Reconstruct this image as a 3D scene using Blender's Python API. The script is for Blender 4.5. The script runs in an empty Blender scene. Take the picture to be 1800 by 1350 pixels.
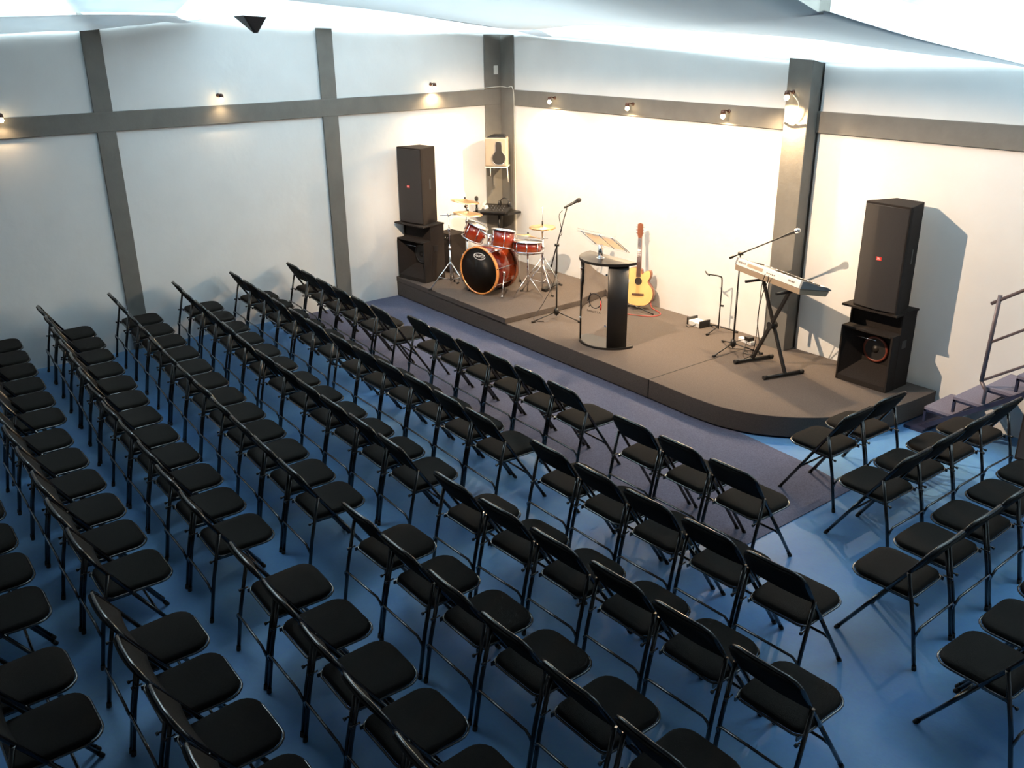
import bpy, bmesh, math, random
from mathutils import Vector, Matrix
random.seed(7)
SC = bpy.context.scene
COL = SC.collection
PI = math.pi
R = math.radians

# ---------------------------------------------------------------- camera
cd = bpy.data.cameras.new('camera'); cd.sensor_fit = 'HORIZONTAL'; cd.sensor_width = 36.0
cd.lens = 1590.9857 / 1800 * 36; cd.clip_start = 0.05; cd.clip_end = 100
cam = bpy.data.objects.new('camera', cd); COL.objects.link(cam)
_r = Vector((0.61219308, 0.79063978, -0.01041035)); _u = Vector((-0.28327485, 0.2315939, 0.93065548)); _f = Vector((-0.73822422, 0.56679185, -0.36574854))
m = Matrix.Identity(4)
for i in range(3):
    m[i][0] = _r[i]; m[i][1] = _u[i]; m[i][2] = -_f[i]
m[0][3], m[1][3], m[2][3] = 11.05052, -8.344946, 3.584028
cam.matrix_world = m
SC.camera = cam

# ---------------------------------------------------------------- world, exposure
w = bpy.data.worlds.new('world'); SC.world = w; w.use_nodes = True
w.node_tree.nodes['Background'].inputs[0].default_value = (0.55, 0.75, 1.0, 1)
w.node_tree.nodes['Background'].inputs[1].default_value = 0.3
SC.view_settings.view_transform = 'Standard'; SC.view_settings.look = 'None'
SC.view_settings.gamma = 1; SC.view_settings.use_curve_mapping = False
SC.view_settings.exposure = 0.0

# ---------------------------------------------------------------- large lights: daylight coming through the roof above the cloth
def area(name, loc, sx, sy, power, color, rot=(0, 0, 0)):
    l = bpy.data.lights.new(name, 'AREA'); l.shape = 'RECTANGLE'; l.size = sx; l.size_y = sy
    l.energy = power; l.color = color
    o = bpy.data.objects.new(name, l); o.location = loc; o.rotation_euler = rot; COL.objects.link(o)
    return o
DAY = (0.70, 0.90, 0.98)
area('skylight_over_hall', (2.3, -4.0, 4.75), 4.2, 6.4, 790, DAY)
area('skylight_over_stage', (6.0, -1.2, 4.75), 5.5, 1.8, 290, DAY)
area('skylight_over_stairs', (9.6, -1.6, 4.75), 2.2, 2.6, 260, DAY)

LAMP_COL = (1.0, 0.69, 0.39)
sl = bpy.data.lights.new('stage_spot', 'SPOT'); sl.energy = 1350; sl.color = (1.0, 0.72, 0.49); sl.spot_size = R(112); sl.spot_blend = 0.3; sl.shadow_soft_size = 0.015
so_ = bpy.data.objects.new('stage_spot', sl); so_.location = (4.45, -3.95, 4.0); COL.objects.link(so_)
so_.rotation_euler = (Vector((3.9, -0.3, 0.55)) - so_.location).to_track_quat('-Z', 'Y').to_euler()
def lamp_light(name, loc, aim, power):
    l = bpy.data.lights.new(name, 'SPOT'); l.energy = power; l.color = LAMP_COL
    l.spot_size = R(172); l.spot_blend = 1.0; l.shadow_soft_size = 0.02
    o = bpy.data.objects.new(name, l); o.location = loc
    o.rotation_euler = Vector(aim).to_track_quat('-Z', 'Y').to_euler(); COL.objects.link(o)

# ---------------------------------------------------------------- materials
def mat(name, col, rough=0.6, metal=0.0, var=0.0, vscale=8.0, bump=0.0, bscale=60.0, spec=0.5, emit=None, estr=0.0, col2=None, trans=0.0, alpha=1.0, coat=0.0):
    m = bpy.data.materials.new(name); m.use_nodes = True
    nt = m.node_tree; b = nt.nodes['Principled BSDF']
    b.inputs['Base Color'].default_value = (*col, 1); b.inputs['Roughness'].default_value = rough
    b.inputs['Metallic'].default_value = metal; b.inputs['Specular IOR Level'].default_value = spec
    b.inputs['Transmission Weight'].default_value = trans; b.inputs['Alpha'].default_value = alpha
    b.inputs['Coat Weight'].default_value = coat
    if emit:
        b.inputs['Emission Color'].default_value = (*emit, 1); b.inputs['Emission Strength'].default_value = estr
    tc = nt.nodes.new('ShaderNodeTexCoord')
    if var or col2:
        n = nt.nodes.new('ShaderNodeTexNoise'); n.inputs['Scale'].default_value = vscale; n.inputs['Detail'].default_value = 5
        nt.links.new(tc.outputs['Object'], n.inputs['Vector'])
        rp = nt.nodes.new('ShaderNodeValToRGB'); rp.color_ramp.elements[0].position = 0.35; rp.color_ramp.elements[1].position = 0.65
        c2 = col2 or tuple(min(1, c * (1 + var)) for c in col)
        c1 = col if col2 else tuple(c * (1 - var) for c in col)
        rp.color_ramp.elements[0].color = (*c1, 1); rp.color_ramp.elements[1].color = (*c2, 1)
        nt.links.new(n.outputs['Fac'], rp.inputs['Fac']); nt.links.new(rp.outputs['Color'], b.inputs['Base Color'])
    if bump:
        n2 = nt.nodes.new('ShaderNodeTexNoise'); n2.inputs['Scale'].default_value = bscale; n2.inputs['Detail'].default_value = 3
        nt.links.new(tc.outputs['Object'], n2.inputs['Vector'])
        bp = nt.nodes.new('ShaderNodeBump'); bp.inputs['Strength'].default_value = bump; bp.inputs['Distance'].default_value = 0.01
        nt.links.new(n2.outputs['Fac'], bp.inputs['Height']); nt.links.new(bp.outputs['Normal'], b.inputs['Normal'])
    return m

M = {}
M['wall'] = mat('white_plaster', (0.72, 0.73, 0.72), 0.85, var=0.02, vscale=2.5, bump=0.25, bscale=9)
M['grey'] = mat('grey_paint', (0.155, 0.150, 0.134), 0.75, var=0.06, vscale=6, bump=0.15, bscale=30)
M['roof'] = mat('roof_grey', (0.35, 0.35, 0.35), 0.9, var=0.05)
M['carpet'] = mat('stage_carpet', (0.098, 0.084, 0.077), 0.95, var=0.16, vscale=140, bump=0.5, bscale=300, spec=0.1)
M['carpet_grey'] = mat('walkway_carpet', (0.098, 0.108, 0.165), 0.95, var=0.16, vscale=90, bump=0.4, bscale=260, spec=0.1)
M['black_gap'] = mat('black_gap', (0.01, 0.01, 0.01), 0.9, var=0.1)
M['seat'] = mat('black_seat_fabric', (0.013, 0.0115, 0.010), 0.95, var=0.15, vscale=120, bump=0.5, bscale=400, spec=0.2)
M['tube'] = mat('black_gloss_enamel', (0.006, 0.006, 0.007), 0.16, var=0.1, vscale=20, spec=0.7)
M['rimtube'] = mat('seat_rim_enamel', (0.012, 0.012, 0.013), 0.16, var=0.1, vscale=20, spec=1.0, coat=0.5)
M['rubber'] = mat('black_rubber', (0.012, 0.012, 0.012), 0.8, var=0.1)
M['cab'] = mat('speaker_carpet', (0.026, 0.022, 0.020), 0.95, var=0.2, vscale=150, bump=0.4, bscale=300, spec=0.15)
M['grille'] = mat('speaker_grille', (0.021, 0.017, 0.015), 0.6, var=0.3, vscale=260, bump=0.6, bscale=500)
M['cone'] = mat('speaker_cone', (0.02, 0.019, 0.018), 0.5, var=0.1)
M['cone_red'] = mat('copper_surround', (0.22, 0.05, 0.03), 0.4, var=0.2)
M['red'] = mat('logo_red', (0.65, 0.03, 0.02), 0.4, var=0.02)
M['white'] = mat('white_print', (0.8, 0.8, 0.8), 0.5, var=0.02)
M['chrome'] = mat('chrome', (0.75, 0.76, 0.78), 0.16, 1.0, var=0.02)
M['brass'] = mat('bronze_cymbal', (0.66, 0.45, 0.25), 0.34, 1.0, var=0.08, vscale=40)
M['black'] = mat('black_plastic', (0.012, 0.012, 0.013), 0.4, var=0.1)
M['black_satin'] = mat('black_lacquer', (0.010, 0.010, 0.010), 0.35, var=0.1)
M['drumhead'] = mat('coated_head', (0.62, 0.66, 0.68), 0.5, var=0.03)
M['drum_black'] = mat('black_head', (0.006, 0.006, 0.006), 0.5, var=0.1, spec=0.2)
M['hoopwood'] = mat('amber_hoop', (0.62, 0.25, 0.07), 0.25, var=0.12, coat=0.6)
M['spruce'] = mat('spruce_top', (0.80, 0.52, 0.20), 0.3, var=0.08, vscale=5, coat=0.5)
M['mahog'] = mat('mahogany', (0.20, 0.07, 0.035), 0.35, var=0.15, coat=0.4)
M['rosewood'] = mat('rosewood', (0.10, 0.05, 0.035), 0.5, var=0.2)
M['silverkb'] = mat('silver_keyboard_plastic', (0.66, 0.62, 0.58), 0.38, 0.15, var=0.02)
M['kbbase'] = mat('beige_keyboard_base', (0.30, 0.23, 0.16), 0.45, var=0.03)
M['kbend'] = mat('grey_end_cheek', (0.16, 0.17, 0.18), 0.45, var=0.04)
M['ivory'] = mat('white_keys', (0.82, 0.80, 0.76), 0.3, var=0.01)
M['beige'] = mat('beige_speaker_shell', (0.36, 0.30, 0.23), 0.4, var=0.03)
M['tread'] = mat('stair_tread_carpet', (0.20, 0.18, 0.23), 0.9, var=0.12, vscale=90, bump=0.3, bscale=200)
M['navy'] = mat('navy_steel', (0.02, 0.022, 0.05), 0.45, var=0.1)
M['railgrey'] = mat('grey_rail_steel', (0.16, 0.13, 0.14), 0.4, 0.3, var=0.1)
M['cable'] = mat('white_cable', (0.6, 0.6, 0.55), 0.6, var=0.05)
M['redcable'] = mat('red_cable', (0.45, 0.05, 0.04), 0.5, var=0.05)
M['bulb'] = mat('lit_bulb', (1, 0.9, 0.7), 0.3, emit=(1.0, 0.72, 0.38), estr=30, var=0.0)
M['socket'] = mat('copper_socket', (0.07, 0.03, 0.02), 0.5, var=0.1)
M['plate'] = mat('cream_switch_plate', (0.7, 0.7, 0.66), 0.5, var=0.02)
M['acrylic'] = mat('clear_acrylic', (0.96, 0.97, 0.98), 0.03, spec=0.5, trans=1.0); M['acrylic'].node_tree.nodes['Principled BSDF'].inputs['IOR'].default_value = 1.03
M['pickguard'] = mat('sound_hole', (0.015, 0.01, 0.008), 0.6, var=0.1)

def floor_mat():
    m = bpy.data.materials.new('blue_painted_floor'); m.use_nodes = True; nt = m.node_tree; b = nt.nodes['Principled BSDF']
    tc = nt.nodes.new('ShaderNodeTexCoord')
    n = nt.nodes.new('ShaderNodeTexNoise'); n.inputs['Scale'].default_value = 1.6; n.inputs['Detail'].default_value = 6; n.inputs['Roughness'].default_value = 0.6
    n2 = nt.nodes.new('ShaderNodeTexNoise'); n2.inputs['Scale'].default_value = 45; n2.inputs['Detail'].default_value = 3
    for q in (n, n2): nt.links.new(tc.outputs['Object'], q.inputs['Vector'])
    rp = nt.nodes.new('ShaderNodeValToRGB')
    e = rp.color_ramp.elements; e[0].position = 0.3; e[0].color = (0.070, 0.215, 0.500, 1); e[1].position = 0.7; e[1].color = (0.130, 0.300, 0.520, 1)
    nt.links.new(n.outputs['Fac'], rp.inputs['Fac'])
    mx = nt.nodes.new('ShaderNodeMix'); mx.data_type = 'RGBA'; mx.blend_type = 'MULTIPLY'; mx.inputs[0].default_value = 0.18
    nt.links.new(rp.outputs['Color'], mx.inputs[6]); nt.links.new(n2.outputs['Color'], mx.inputs[7])
    nt.links.new(mx.outputs[2], b.inputs['Base Color'])
    b.inputs['Roughness'].default_value = 0.55; b.inputs['Specular IOR Level'].default_value = 0.35
    bp = nt.nodes.new('ShaderNodeBump'); bp.inputs['Strength'].default_value = 0.12; bp.inputs['Distance'].default_value = 0.01
    nt.links.new(n2.outputs['Fac'], bp.inputs['Height']); nt.links.new(bp.outputs['Normal'], b.inputs['Normal'])
    return m
M['floor'] = floor_mat()

def cloth_mat(name, col, tr):
    m = bpy.data.materials.new(name); m.use_nodes = True; nt = m.node_tree
    nt.nodes.remove(nt.nodes['Principled BSDF']); out = nt.nodes['Material Output']
    d = nt.nodes.new('ShaderNodeBsdfDiffuse'); t = nt.nodes.new('ShaderNodeBsdfTranslucent'); mx = nt.nodes.new('ShaderNodeMixShader')
    tc = nt.nodes.new('ShaderNodeTexCoord'); wv = nt.nodes.new('ShaderNodeTexNoise'); wv.inputs['Scale'].default_value = 3
    rp = nt.nodes.new('ShaderNodeValToRGB'); rp.color_ramp.elements[0].color = (*[c * 0.95 for c in col], 1); rp.color_ramp.elements[1].color = (*col, 1)
    nt.links.new(tc.outputs['Object'], wv.inputs['Vector']); nt.links.new(wv.outputs['Fac'], rp.inputs['Fac'])
    for q in (d, t): nt.links.new(rp.outputs['Color'], q.inputs['Color'])
    mx.inputs[0].default_value = tr
    nt.links.new(d.outputs[0], mx.inputs[1]); nt.links.new(t.outputs[0], mx.inputs[2]); nt.links.new(mx.outputs[0], out.inputs['Surface'])
    return m
M['cloth'] = cloth_mat('thin_white_cloth', (0.88, 0.90, 0.92), 0.60)
M['cloth_low_translucency'] = cloth_mat('low_translucency_cloth', (0.82, 0.84, 0.85), 0.31)  # less translucent and slightly darker than the thin cloth

M['pages'] = cloth_mat('thin_paper', (0.86, 0.76, 0.66), 0.5)

def burst_mat():
    # amber-to-burgundy lacquer fade on the drum shells: darker towards both rims (the paint itself)
    m = bpy.data.materials.new('sunburst_lacquer'); m.use_nodes = True; nt = m.node_tree; b = nt.nodes['Principled BSDF']
    tc = nt.nodes.new('ShaderNodeTexCoord'); sp = nt.nodes.new('ShaderNodeSeparateXYZ'); nt.links.new(tc.outputs['Generated'], sp.inputs[0])
    rp = nt.nodes.new('ShaderNodeValToRGB'); e = rp.color_ramp.elements
    e[0].position = 0.0; e[0].color = (0.36, 0.065, 0.010, 1); e[1].position = 1.0; e[1].color = (0.035, 0.003, 0.004, 1)
    k = e.new(0.45); k.color = (0.22, 0.020, 0.005, 1)
    nt.links.new(sp.outputs['Z'], rp.inputs['Fac']); nt.links.new(rp.outputs['Color'], b.inputs['Base Color'])
    b.inputs['Roughness'].default_value = 0.15; b.inputs['Coat Weight'].default_value = 0.7
    return m
M['burst'] = burst_mat()

# ---------------------------------------------------------------- mesh helpers
class MB:
    def __init__(s): s.v = []; s.f = []; s.sm = []
    def add(s, vs, fs, smooth=False, T=None):
        o = len(s.v)
        s.v += [tuple(T @ Vector(v)) if T is not None else tuple(v) for v in vs]
        s.f += [tuple(i + o for i in f) for f in fs]; s.sm += [smooth] * len(fs)
    def box(s, a, b, T=None):
        x0, y0, z0 = a; x1, y1, z1 = b
        s.add([(x0, y0, z0), (x1, y0, z0), (x1, y1, z0), (x0, y1, z0), (x0, y0, z1), (x1, y0, z1), (x1, y1, z1), (x0, y1, z1)],
              [(0, 3, 2, 1), (4, 5, 6, 7), (0, 1, 5, 4), (1, 2, 6, 5), (2, 3, 7, 6), (3, 0, 4, 7)], False, T)
    def prism(s, poly, z0, z1, T=None, smooth=False, poly2=None):
        n = len(poly); p2 = poly2 or poly
        s.add([(x, y, z0) for x, y in poly] + [(x, y, z1) for x, y in p2],
              [tuple(range(n))[::-1], tuple(range(n, 2 * n))], False, T)
        o = len(s.v) - 2 * n
        s.f += [(o + i, o + (i + 1) % n, o + n + (i + 1) % n, o + n + i) for i in range(n)]; s.sm += [smooth] * n
    def tube(s, pts, r, n=8, closed=False, T=None, caps=True):
        pts = [Vector(p) for p in pts]; N = len(pts); rs = r if isinstance(r, (list, tuple)) else [r] * N
        vs = []; prev = None
        for i, p in enumerate(pts):
            if closed: t = (pts[(i + 1) % N] - pts[i - 1])
            elif i == 0: t = pts[1] - p
            elif i == N - 1: t = p - pts[i - 1]
            else: t = (pts[i + 1] - p).normalized() + (p - pts[i - 1]).normalized()
            t.normalize()
            if prev is None:
                a = Vector((0, 0, 1)) if abs(t.z) < 0.9 else Vector((1, 0, 0)); u = t.cross(a).normalized()
            else:
                u = (prev - t * prev.dot(t)).normalized()
            prev = u; w_ = t.cross(u)
            for k in range(n):
                an = 2 * PI * k / n; vs.append(p + (u * math.cos(an) + w_ * math.sin(an)) * rs[i])
        fs = []
        for i in range(N if closed else N - 1):
            j = (i + 1) % N
            for k in range(n): fs.append((i * n + k, i * n + (k + 1) % n, j * n + (k + 1) % n, j * n + k))
        s.add(vs, fs, True, T)
        if caps and not closed:
            o = len(s.v) - len(vs)
            s.f += [tuple(o + k for k in range(n))[::-1], tuple(o + (N - 1) * n + k for k in range(n))]; s.sm += [False, False]
    def lathe(s, prof, n=24, T=None, smooth=True):
        vs = []; fs = []
        for (r_, z) in prof:
            for k in range(n):
                a = 2 * PI * k / n; vs.append((r_ * math.cos(a), r_ * math.sin(a), z))
        for i in range(len(prof) - 1):
            for k in range(n): fs.append((i * n + k, i * n + (k + 1) % n, (i + 1) * n + (k + 1) % n, (i + 1) * n + k))
        s.add(vs, fs, smooth, T)
        o = len(s.v) - len(vs)
        if prof[0][0] > 1e-4: s.f.append(tuple(o + k for k in range(n))[::-1]); s.sm.append(False)
        if prof[-1][0] > 1e-4: s.f.append(tuple(o + (len(prof) - 1) * n + k for k in range(n))); s.sm.append(False)
    def build(s, name, mt, parent=None, bevel=0.0, loc=None):
        me = bpy.data.meshes.new(name); me.from_pydata(s.v, [], s.f); me.polygons.foreach_set('use_smooth', s.sm); me.materials.append(mt)
        bm = bmesh.new(); bm.from_mesh(me); bmesh.ops.remove_doubles(bm, verts=bm.verts, dist=1e-5); bmesh.ops.recalc_face_normals(bm, faces=bm.faces)
        bm.to_mesh(me); bm.free()
        o = bpy.data.objects.new(name, me); COL.objects.link(o)
        if parent: o.parent = parent
        if loc: o.location = loc
        if bevel:
            b = o.modifiers.new('bevel', 'BEVEL'); b.width = bevel; b.segments = 2; b.limit_method = 'ANGLE'; b.angle_limit = R(40)
        return o

def thing(name, label, cat, loc=(0, 0, 0), rz=0, group=None):
    o = bpy.data.objects.new(name, None); COL.objects.link(o); o.empty_display_size = 0.1
    o.location = loc; o.rotation_euler = (0, 0, rz); o['label'] = label; o['category'] = cat
    if group: o['group'] = group
    return o
def tag(o, label, cat, group=None, kind=None):
    o['label'] = label; o['category'] = cat
    if group: o['group'] = group
    if kind: o['kind'] = kind
    return o
def struct(o, label=None):
    o['kind'] = 'structure'
    if label: o['label'] = label
    return o
def rpoly(x0, y0, x1, y1, r, n=5):
    if not isinstance(r, (list, tuple)): r = [r] * 4
    out = []
    for (cx, cy, a0, rr) in ((x0 + r[0], y0 + r[0], 180, r[0]), (x1 - r[1], y0 + r[1], 270, r[1]), (x1 - r[2], y1 - r[2], 0, r[2]), (x0 + r[3], y1 - r[3], 90, r[3])):
        for k in range(n + 1):
            a = R(a0 + 90 * k / n); out.append((cx + rr * math.cos(a), cy + rr * math.sin(a)))
    return out
def arc(c, r, a0, a1, n):
    return [(c[0] + r * math.cos(R(a0 + (a1 - a0) * k / n)), c[1] + r * math.sin(R(a0 + (a1 - a0) * k / n))) for k in range(n + 1)]
def bez(pts, n=24):
    # Catmull-Rom through the points
    P = [Vector(p) for p in pts]; P = [2 * P[0] - P[1]] + P + [2 * P[-1] - P[-2]]; out = []; seg = len(P) - 3
    for i in range(seg):
        a, b, c, d = P[i:i + 4]; m_ = max(2, n // seg)
        for k in range(m_):
            t = k / m_; out.append(0.5 * ((2 * b) + (c - a) * t + (2 * a - 5 * b + 4 * c - d) * t * t + (3 * b - a - 3 * c + d) * t ** 3))
    out.append(P[-2]); return out
def text(name, s, size, mt, parent, T, ext=0.001):
    cu = bpy.data.curves.new(name, 'FONT'); cu.body = s; cu.size = size; cu.align_x = 'CENTER'; cu.align_y = 'CENTER'; cu.extrude = ext
    t = bpy.data.objects.new(name, cu); COL.objects.link(t); bpy.context.view_layer.update()
    me = bpy.data.meshes.new_from_object(t); bpy.data.objects.remove(t); me.transform(T); me.materials.clear(); me.materials.append(mt); me.name = name
    o = bpy.data.objects.new(name, me); COL.objects.link(o); o.parent = parent
    return o
def TR(loc=(0, 0, 0), rx=0, ry=0, rz=0):
    return Matrix.Translation(loc) @ Matrix.Rotation(rz, 4, 'Z') @ Matrix.Rotation(ry, 4, 'Y') @ Matrix.Rotation(rx, 4, 'X')

# ================================================================ ROOM
X1, Y1, ZC = 12.6, -12.5, 5.0
b = MB(); b.box((-0.2, Y1, -0.2), (X1, 0.2, 0)); struct(b.build('floor', M['floor']), 'blue painted concrete floor')
b = MB(); b.box((-0.2, Y1, 0), (0, 0.2, ZC)); struct(b.build('wall_left', M['wall']), 'white plastered side wall with grey bands')
b = MB(); b.box((0, 0, 0), (X1, 0.2, ZC)); struct(b.build('wall_back', M['wall']), 'white plastered wall behind the stage')
b = MB(); b.box((X1, Y1, 0), (X1 + 0.2, 0.2, ZC)); struct(b.build('wall_right', M['roof']))
b = MB(); b.box((-0.2, Y1 - 0.2, 0), (X1 + 0.2, Y1, ZC)); struct(b.build('wall_front', M['roof']))
b = MB(); b.box((-0.2, Y1, ZC), (X1, 0.2, ZC + 0.2)); struct(b.build('ceiling', M['roof']))
# mezzanine soffit over the rear of the hall (the photograph is taken from beside it)
ZT, ZB = 2.767, 2.554
def trim(n, a, c, lab):
    b = MB(); b.box(a, c); struct(b.build('trim_%d' % n, M['grey'], bevel=0.006), lab)
trim(1, (0, Y1, ZB), (0.03, 0, ZT), 'grey horizontal band along the side wall')
trim(2, (0, 0, 0), (0, 0, 0), '') if False else None
trim(3, (0, -5.645, 0), (0.028, -5.442, ZC), 'grey upright band on the side wall, farther from the corner')
trim(4, (0, -2.887, 0), (0.028, -2.669, ZC), 'grey upright band on the side wall, nearer the corner')
trim(5, (0, -0.306, 0), (0.026, 0, ZC), 'grey corner band on the side wall')
trim(6, (0.026, -0.026, 0), (0.318, 0, ZC), 'grey corner band on the stage wall')
trim(7, (0.318, -0.03, ZB), (5.085, 0, ZT), 'grey horizontal band behind the stage')
trim(8, (5.085, -0.184, 0), (5.372, 0, ZC), 'grey column standing out from the stage wall')
trim(9, (5.372, -0.03, ZB), (X1, 0, ZT), 'grey horizontal band above the stairs')

# ================================================================ WALKWAY CARPET
b = MB(); b.prism([(0.01, -3.62), (7.30, -3.62), (7.50, -3.5), (7.49, -2.06), (6.92, -1.96), (6.2, -1.90), (0.01, -1.89)], 0.0005, 0.007)
tag(b.build('carpet_runner', M['carpet_grey']), 'thin grey-blue carpet strip lying between the stage and the front row', 'carpet')

# ================================================================ STAGE
st = thing('stage', 'low carpeted stage with a rounded corner along the back wall', 'stage', (0, 0, 0))
front = [(0.005, -1.93), (5.05, -1.97), (5.62, -1.99)]
cur = [Vector((5.62, -1.99, 0)), Vector((5.98, -1.96, 0)), Vector((6.30, -1.84, 0)), Vector((6.58, -1.62, 0)), Vector((6.80, -1.33, 0)), Vector((6.96, -0.95, 0)), Vector((7.03, -0.55, 0)), Vector((7.05, -0.2, 0))]
poly = front[:-1] + [(p.x, p.y) for p in bez(cur, 42)] + [(7.05, -0.005), (0.005, -0.005)]
def inset(pl, d):
    cx, cy = 3.6, -0.9
    return [(x - d if x > 5 else x + (0.0 if x < 0.1 else 0), min(y + d, -0.01) if y < -0.3 else y) for x, y in pl]
b = MB(); b.prism(poly, 0.018, 0.22); b.build('platform', M['carpet'], st, bevel=0.006)
b = MB(); b.prism(inset(poly, 0.05), 0.0, 0.02); pl = b.build('plinth', M['black_gap'], st); pl['label'] = 'recessed base coloured black as gap shade'  # black colour stands in for the shade of the toe gap
for xs, xe in ((0.4, 2.0), (2.9, 4.55), (5.75, 5.95)): pass
# seam in the carpet
b = MB(); b.box((5.045, -1.975, 0.02), (5.055, -0.01, 0.2215)); b.build('carpet_seam', M['black_gap'], st)
b = MB(); b.prism([(0.006, -1.935), (2.625, -1.968), (2.60, -0.006), (0.006, -0.006)], 0.2205, 0.29)
tag(b.build('drum_riser', M['carpet'], bevel=0.006), 'low carpeted riser under the drum kit on the stage', 'riser')

# ================================================================ WALL LAMPS
def wall_lamp(loc, nrm, label, power, aim=None, bent=False):
    t = thing('wall_lamp', label, 'lamp', loc, 0, 'bare wall lamps on the grey bands')
    n = Vector(nrm)
    b = MB(); q = n.to_track_quat('Z', 'Y').to_matrix().to_4x4(); b.lathe([(0.022, 0), (0.022, 0.01), (0.012, 0.014)], 16, q); b.build('wall_plate', M['socket'], t)
    b = MB(); b.tube([n * 0.01, n * 0.07 + Vector((0, 0, 0.015)), n * 0.10], 0.008, 8); b.build('arm', M['socket'], t)
    b = MB(); b.lathe([(0.010, 0.022), (0.024, 0.014), (0.028, -0.02), (0.024, -0.022)], 16, Matrix.Translation(n * 0.10)); b.build('socket', M['socket'], t)
    b = MB(); b.lathe([(0.002, -0.075), (0.016, -0.07), (0.026, -0.052), (0.022, -0.035), (0.014, -0.022)], 16, Matrix.Translation(n * 0.10)); b.build('bulb', M['bulb'], t)
    p = Vector(loc) + n * 0.10 + Vector((0, 0, -0.085))
    lamp_light('bulb_light', p, aim or (n * 0.30 + Vector((0, 0, -1))), power)
    return t
BK = 260
for x, lab, pw in ((1.25, 'small bare lamp on the stage wall band, nearest the corner', BK), (2.74, 'small bare lamp on the stage wall band, middle one above the lectern', BK), (4.24, 'small bare lamp on the stage wall band, nearest the column', BK)):
    wall_lamp((x, -0.03, 2.70), (0, -1, 0), lab, pw)
wall_lamp((5.17, -0.184, 2.95), (0, -1, 0), 'small bare lamp high on the grey stage column', 320)
for y, lab, pw, z in ((-1.22, 'small bare lamp above the loudspeaker stack on the side wall', 60, 2.88), (-4.22, 'small bare lamp between the two upright bands of the side wall', 9, 2.88), (-6.58, 'small bare lamp on the side wall at the edge of the photo', 9, 2.80)):
    wall_lamp((0.005 if z > ZT else 0.03, y, z), (1, 0, 0), lab, pw)

b = MB(); b.tube(bez([(0.04, -0.75, 2.775), (0.04, -0.35, 2.79), (0.05, -0.06, 2.80), (0.2, -0.04, 2.79), (0.335, -0.04, 2.77), (0.335, -0.02, 2.3), (0.335, -0.012, 1.2), (0.335, -0.012, 0.35)], 40), 0.006, 6)
tag(b.build('pale_cable', M['cable']), 'thin pale cable running around the room corner and down', 'cable')
b = MB(); b.tube(bez([(5.10, -0.19, 2.66), (5.2, -0.20, 2.65), (5.36, -0.19, 2.65)], 10), 0.006, 6)
b.tube(bez([(5.18, -0.20, 2.93), (5.27, -0.22, 2.85), (5.27, -0.21, 2.74), (5.21, -0.20, 2.66)], 16), 0.005, 6)
tag(b.build('pale_cable', M['cable']), 'pale cable tied around the column below its lamp', 'cable')
b = MB(); b.tube(bez([(5.385, -0.01, 3.3), (5.385, -0.012, 2.4), (5.387, -0.012, 1.2), (5.385, -0.012, 0.23)], 16), 0.007, 6)
tag(b.build('dark_cable', M['black']), 'dark cable running down beside the stage column', 'cable')
b = MB(); b.prism(rpoly(-0.035, -0.06, 0.035, 0.06, 0.006), 0, 0.012, TR((0.027, -0.115, 3.03), rx=PI / 2, rz=PI / 2))
tag(b.build('switch_plate', M['plate']), 'small cream plate high in the room corner', 'switch plate')

# ================================================================ CEILING CLOTH
def loft(name, A, B, sag, mt, label, n=56, k=10):
    A = bez(A, n); B = bez(B, n); L = min(len(A), len(B))
    def rs(P):
        out = []
        for i in range(n + 1):
            t = i / n * (len(P) - 1); j = min(int(t), len(P) - 2); out.append(P[j].lerp(P[j + 1], t - j))
        return out
    A = rs(A); B = rs(B); vs = []; fs = []
    for i in range(n + 1):
        for j in range(k + 1):
            s = j / k; p = A[i].lerp(B[i], s); p.z -= sag * 4 * s * (1 - s) * (0.7 + 0.3 * math.sin(i * 0.5)); vs.append(p)
    for i in range(n):
        for j in range(k): a = i * (k + 1) + j; fs.append((a, a + 1, a + k + 2, a + k + 1))
    b = MB(); b.add(vs, fs, True)
    o = b.build(name, mt)
    so = o.modifiers.new('thick', 'SOLIDIFY'); so.thickness = 0.003
    tag(o, label, 'ceiling cloth', 'cloth swags under the roof'); return o
L1 = [(3.09, -5.28, 3.89), (2.95, -4.61, 3.84), (2.67, -3.28, 3.74), (2.15, -1.42, 3.57), (3.05, -1.11, 3.61), (4.45, -1.09, 3.55), (5.78, -1.15, 3.49), (6.45, -1.21, 3.43), (7.15, -1.21, 3.36), (7.85, -1.22, 3.30), (8.47, -1.34, 3.24)]
loft('ceiling_drape', [(0.03, -5.5, 3.66), (0.03, -4.52, 3.735), (0.03, -3.8, 3.67), (0.03, -2.76, 3.61), (0.03, -1.69, 3.565), (0.03, -0.3, 3.51), (0.34, -0.03, 3.50), (1.2, -0.03, 3.47)],
     [(3.2, -6.6, 4.0)] + L1[:4] + [(2.3, -1.2, 3.575)], 0.0, M['cloth'], 'bright white ceiling cloth hanging over the room corner')
loft('ceiling_drape', [(0.9, -0.03, 3.48), (1.6, -0.03, 3.45), (3.47, -0.03, 3.35), (4.94, -0.03, 3.25), (5.7, -0.03, 3.23), (6.56, -0.03, 3.25), (7.3, -0.03, 3.26), (9.0, -0.03, 3.2)],
     [(2.0, -1.3, 3.56)] + L1[4:] + [(9.5, -1.5, 3.15)], 0.0, M['cloth'], 'bright cloth swag along the top of the stage wall')
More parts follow.
